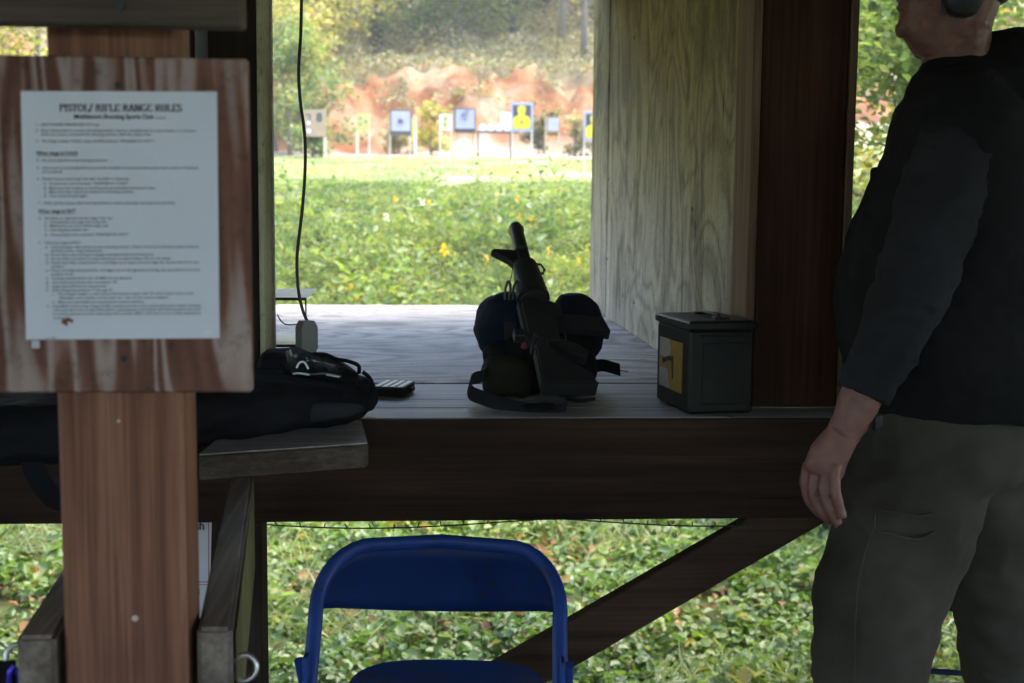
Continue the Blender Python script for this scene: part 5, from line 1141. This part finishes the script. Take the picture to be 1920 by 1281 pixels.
n = 420; y = 4.6+4.6*RNG.random(n); x = RNG.uniform(-4.2, 4.8, n); k_ = fnoise(x, y, 0.8, 17.0) > 0.05; x, y = x[k_], y[k_]
p_, s_ = stalks(len(x), x, y, 0.18, 0.42, 12, 0.06, 0.12, 6)
link('broadleaf_weeds', leaves_mesh(p_, s_, up_bias=0.5, fold=0.3, aspect=1.6), None, 'leaf_tall', label='broad leaved weeds standing above the ground cover behind the chair', cat='weeds', kind='stuff')
n = 26000; y = 4.6+5.0*RNG.random(n); x = RNG.uniform(-4.2, 4.8, n); k_ = fnoise(x, y, 0.9, 57.0) > 0.18; x, y = x[k_], y[k_]
link('grass_tufts', leaves_mesh(np.stack([x, y, gz_arr(x, y)+0.08+0.10*RNG.random(len(x))], 1), RNG.uniform(0.12, 0.26, len(x)), up_bias=-0.42, fold=0.1, aspect=22, simple=True), None, 'leaf_grass', label='thin grass tufts in patches among the ground cover', cat='grass', kind='stuff')
n = 5000; y = 4.6+5.0*RNG.random(n); x = RNG.uniform(-4.2, 4.8, n); k_ = fnoise(x, y, 0.7, 37.0) < -0.12; x, y = x[k_], y[k_]
link('leaf_litter', leaves_mesh(np.stack([x, y, gz_arr(x, y)+0.05+0.10*RNG.random(len(x))], 1), RNG.uniform(0.03, 0.08, len(x)), up_bias=0.6, fold=0.3, aspect=1.5), None, 'leaf_brown', label='brown fallen leaves lying on the ground cover', cat='leaf litter', kind='stuff')
# lawn blades
n = 60000; y = RNG.uniform(14.2, 23.2, n); x = RNG.uniform(-1, 1, n)*7; z = gz_arr(x, y)+0.012
link('lawn_grass', leaves_mesh(np.stack([x, y, z], 1), RNG.uniform(0.04, 0.10, n), up_bias=-0.2, fold=0.1, aspect=4, simple=True), None, 'leaf_grass', label='pale mown lawn grass in front of the targets', cat='grass', kind='stuff')
# dry brush on the upper slope
n = 90000; y = 27.3+13*RNG.random(n)**1.1; x = RNG.uniform(-1, 1, n)*11
hh = np.clip(0.30+0.65*fnoise(x, y, 0.55, 14.0), 0.02, 1.1); z = gz_arr(x, y)+hh*RNG.random(n)**0.7; k_ = (hh > 0.1) & ((y > 28.9) | (fnoise(x, y, 1.3, 77.0) > 0.16))
x, y, z = x[k_], y[k_], z[k_]
link('dry_brush', leaves_mesh(np.stack([x, y, z], 1), RNG.uniform(0.06, 0.17, len(x)), up_bias=0.1, aspect=2.0, simple=True), None, 'leaf_dry', label='dry tan brush covering the slope above the red clay bank', cat='brush', kind='stuff')

def branchy(base, height, spread, r0_, n_limb, rng, lean=(0, 0), trunk_frac=0.95, tlo=0.25):
    """trunk and limbs in one bmesh; returns bmesh and clump centres"""
    bm = bmesh.new(); base = Vector(base); top_ = base+Vector((lean[0], lean[1], height*trunk_frac)); pts = []
    for k in range(8):
        t_ = k/7; pts.append(base.lerp(top_, t_)+Vector((rng.normal()*0.05*height*0.12, rng.normal()*0.05*height*0.12, 0))*(0 if k == 0 else 1))
    add_tube(bm, pts, [r0_*(1.15-0.95*k/7) for k in range(8)], 8); tips = []
    for k in range(n_limb):
        t_ = rng.uniform(tlo, 0.97); i = min(6, int(t_*7)); p0 = pts[i].lerp(pts[i+1], t_*7-i); a_ = rng.uniform(0, 2*math.pi)
        L_ = spread*rng.uniform(0.5, 1.05)*(1.15-0.6*t_); d_ = Vector((math.cos(a_), math.sin(a_), rng.uniform(0.1, 0.7)))
        p1 = p0+d_*L_*0.5+Vector((0, 0, -0.03*L_)); p2 = p0+d_*L_+Vector((rng.normal()*0.1*L_, rng.normal()*0.1*L_, 0.05*L_))
        rr = r0_*(1.15-0.95*t_)*0.45; add_tube(bm, [p0, p1, p2], [rr, rr*0.6, rr*0.2], 5); tips += [(p1, 0.6), (p2, 1.0), (p0.lerp(p2, 0.78), 0.8)]
    tips.append((top_, 1.0)); return bm, tips
def tree(name, label, x, y, height, spread, r0_, n_limb, nleaf, leaf, lsize, bark='bark', clump=0.4, lean=(0, 0), group=None, seed=0, cat='tree', tlo=0.25):
    rng = np.random.default_rng(seed+101); zb = gz(x, y)-0.05
    t = thing(name, label, cat, (x, y, zb), group); bm, tips = branchy((x, y, zb), height, spread, r0_, n_limb, rng, lean, 0.95, tlo)
    link('trunk', bm_mesh(bm, True), t, bark)
    w_ = np.array([q[1] for q in tips]); c_ = np.array([q[0] for q in tips]); idx = rng.choice(len(tips), nleaf, p=w_/w_.sum())
    off = rng.normal(size=(nleaf, 3)); off /= np.linalg.norm(off, axis=1)[:, None]; off *= (rng.random(nleaf)**0.5*clump*w_[idx])[:, None]; off[:, 2] *= 0.7
    pos = c_[idx]+off
    pos[:, 2] = np.maximum(pos[:, 2], zb+0.03)
    link('crown', leaves_mesh(pos, rng.uniform(0.6, 1.3, nleaf)*lsize, up_bias=0.35, fold=0.22, aspect=1.7, simple=lsize > 0.09, rng=rng), t, leaf)
    return t
def at(px, Y): return P(px, 300, Y).x
# trees and shrubs downrange: px column, distance, height, spread, trunk radius, limbs, leaves, leaf, leaf size, bark, clump, label
TREES = [
 (515, 26.0, 4.6, 1.7, .07, 34, 7000, 'leaf_yellow', .11, 'bark', .55, 'yellow green tree at the left edge of the opening, nearest the post'),
 (606, 30.3, 3.8, 1.6, .08, 34, 7000, 'leaf_yellow', .12, 'bark', .62, 'bright yellow autumn tree left of the dark trunk'),
 (545, 24.4, 2.6, 1.2, .05, 30, 6000, 'leaf_green', .09, 'bark', .42, 'leafy green bush tree above the cardboard number target'),
 (706, 32.5, 9.0, 2.2, .17, 16, 2600, 'leaf_dull', .15, 'bark_dark', .8, 'thick dark trunked tree at the top of the slope'),
 (770, 32.6, 3.4, 1.7, .07, 34, 5600, 'leaf_green', .13, 'bark', .62, 'fresh green tree in the middle of the slope top'),
 (860, 32.0, 2.8, 1.5, .07, 30, 5200, 'leaf_green', .12, 'bark', .6, 'bluish green tree right of the fresh green one'),
 (960, 33.5, 4.0, 1.9, .10, 30, 5600, 'leaf_dull', .14, 'bark_dark', .7, 'dull olive tree above the yellow silhouette target'),
 (1045, 31.5, 10.0, 1.6, .085, 14, 1800, 'leaf_dull', .13, 'bark', .55, 'pale slender trunk standing above the lilac target'),
 (1092, 30.6, 9.0, 1.5, .075, 18, 2600, 'leaf_yellow', .12, 'bark', .55, 'pale slender trunk with yellowish leaves beside the divider'),
 (1120, 34.0, 5.5, 2.2, .13, 26, 5600, 'leaf_dull', .15, 'bark_dark', .8, 'dull dark tree behind the divider edge'),
 (655, 35.0, 4.8, 2.2, .13, 30, 6500, 'leaf_green', .15, 'bark_dark', .85, 'green wood tree far behind the dark trunk'),
 (905, 37.0, 6.0, 2.4, .14, 30, 6000, 'leaf_dull', .16, 'bark_dark', .95, 'olive wood tree farthest up in the middle'),
 (480, 30.0, 6.5, 2.6, .12, 34, 8000, 'leaf_yellow', .13, 'bark', .8, 'tall yellow green tree half hidden by the black post'),
 (1010, 38.0, 6.5, 2.6, .16, 30, 6000, 'leaf_dull', .17, 'bark_dark', 1.0, 'greyish wood tree farthest up on the right'),
 (740, 39.0, 6.5, 2.8, .16, 30, 6000, 'leaf_yellow', .17, 'bark_dark', 1.0, 'pale yellow wood tree farthest up left of centre'),
]
for i, (px, Yt, ht, spd, r_, nl, nf, lf, ls, bk, cl_, lab) in enumerate(TREES):
    tree('woodland_tree', lab, at(px, Yt), Yt, ht, spd, r_, nl, nf, lf, ls, bk, cl_, (random.uniform(-.3, .3), 0), 'trees on the slope behind the targets', i, 'tree', 0.16 if 'trunk' in lab and 'left of' not in lab and 'far behind' not in lab else 0.03)
SHR = [(808, 24.6, 1.05, .42, 'leaf_yellow', 'rounded green shrub between the two framed sheets'), (586, 22.6, .62, .34, 'leaf_green', 'low green shrub under the cardboard number target'),
       (748, 25.4, .55, .32, 'leaf_dry', 'small dry shrub under the first framed sheet'),
       (1020, 25.2, .8, .42, 'leaf_dull', 'dull shrub behind the lilac target'), (1078, 24.6, .75, .40, 'leaf_dry', 'dry shrub at the foot of the right silhouette target')]
for i, (px, Yt, ht, spd, lf, lab) in enumerate(SHR):
    tree('shrub', lab, at(px, Yt), Yt, ht, spd, .025, 14, 1100, lf, .085, 'bark', .22, (0, 0), 'shrubs at the foot of the clay bank', 40+i, 'shrub', 0.02)
# saplings close to the shelter on either side
SIDE = [(2.75, 7.6, 3.6, 1.1, 'leaf_weed', 'leafy sapling right of the dark reddish post, nearest the bench'), (3.5, 9.2, 4.2, 1.4, 'leaf_yellow', 'yellowish sapling behind the leafy one on the right'),
        (3.9, 8.0, 3.8, 1.3, 'leaf_cover', 'leafy sapling beside the man at the right edge'), (4.6, 11.5, 5.0, 1.8, 'leaf_green', 'taller green tree far right behind the saplings'),
        (-3.5, 10.0, 4.0, 1.4, 'leaf_yellow', 'yellow leaved sapling at the top left corner'), (-4.9, 9.5, 4.6, 1.6, 'leaf_green', 'green tree at the far left beyond the sign'), (-3.9, 13.5, 5.0, 1.8, 'leaf_dull', 'dull leaved tree behind the far left saplings')]
for i, (x_, y_, ht, spd, lf, lab) in enumerate(SIDE):
    tree('sapling', lab, x_, y_, ht, spd, .035, 34, 9000, lf, .062, 'bark', .42, (random.uniform(-.2, .2), 0), 'saplings beside the shelter', 60+i)

# ---------------------------------------------------------------- damp air
bm = bmesh.new(); add_box(bm, (0, 0, 0), (1, 1, 1)); me = bm_mesh(bm)
hz_ = link('haze', me, None, None, kind='stuff', label='thin damp haze filling the air over the range', cat='haze')
hz_.location = (0, 0, 18.5); hz_.scale = (330, 410, 43)
mh = bpy.data.materials.new('haze'); mh.use_nodes = True; nth = mh.node_tree; nth.nodes.clear()
vo = nth.nodes.new('ShaderNodeVolumePrincipled'); ou = nth.nodes.new('ShaderNodeOutputMaterial'); vo.inputs['Density'].default_value = 0.0017; vo.inputs['Color'].default_value = (0.97, 0.95, 0.90, 1)
nth.links.new(vo.outputs[0], ou.inputs['Volume']); me.materials.append(mh)
sc.cycles.volume_bounces = 1
# ---------------------------------------------------------------- pieces that belong to a part
SUB = {'rivet': 'hinge_plate', 'label_print': 'label_sheet', 'muzzle_slot': 'muzzle_brake', 'butt_pad': 'stock', 'magazine_floorplate': 'magazine', 'faint_mark': 'paper', 'spot': 'card', 'white_patch': 'card',
       'printed_number': 'card', 'yellow_strip': 'card', 'printed_line': 'sheet', 'printed_heading': 'sheet', 'underline': 'sheet', 'printed_word': 'sheet', 'ruled_line': 'sheet', 'wax_blob': 'sheet', 'printed_figure': 'dark_field',
       'centre_mark': 'dark_field', 'nail_head': 'post_timber', 'lid_panel': 'lid', 'handle_bracket': 'lid', 'stripe': 'lid', 'screw_head': ('panel', 'plywood_board'), 'front_lip': 'tray', 'slot': 'case', 'weathered_face': 'plank', 'pocket_seam': 'trousers', 'side_seam': 'trousers'}
base = lambda o: o.name.split('.')[0]
def centre(o):
    bb = [Vector(c_) for c_ in o.bound_box]; return sum(bb, Vector())/8
for t in [o for o in bpy.data.objects if o.type == 'EMPTY']:
    kids = list(t.children)
    for c_ in kids:
        want = SUB.get(base(c_))
        if not want: continue
        want = want if isinstance(want, tuple) else (want,)
        cand = [k_ for k_ in kids if base(k_) in want]
        if not cand: continue
        par = min(cand, key=lambda k_: (centre(k_)-centre(c_)).length); loc = Vector(c_.location)-Vector(par.location)
        c_.parent = par; c_.location = loc
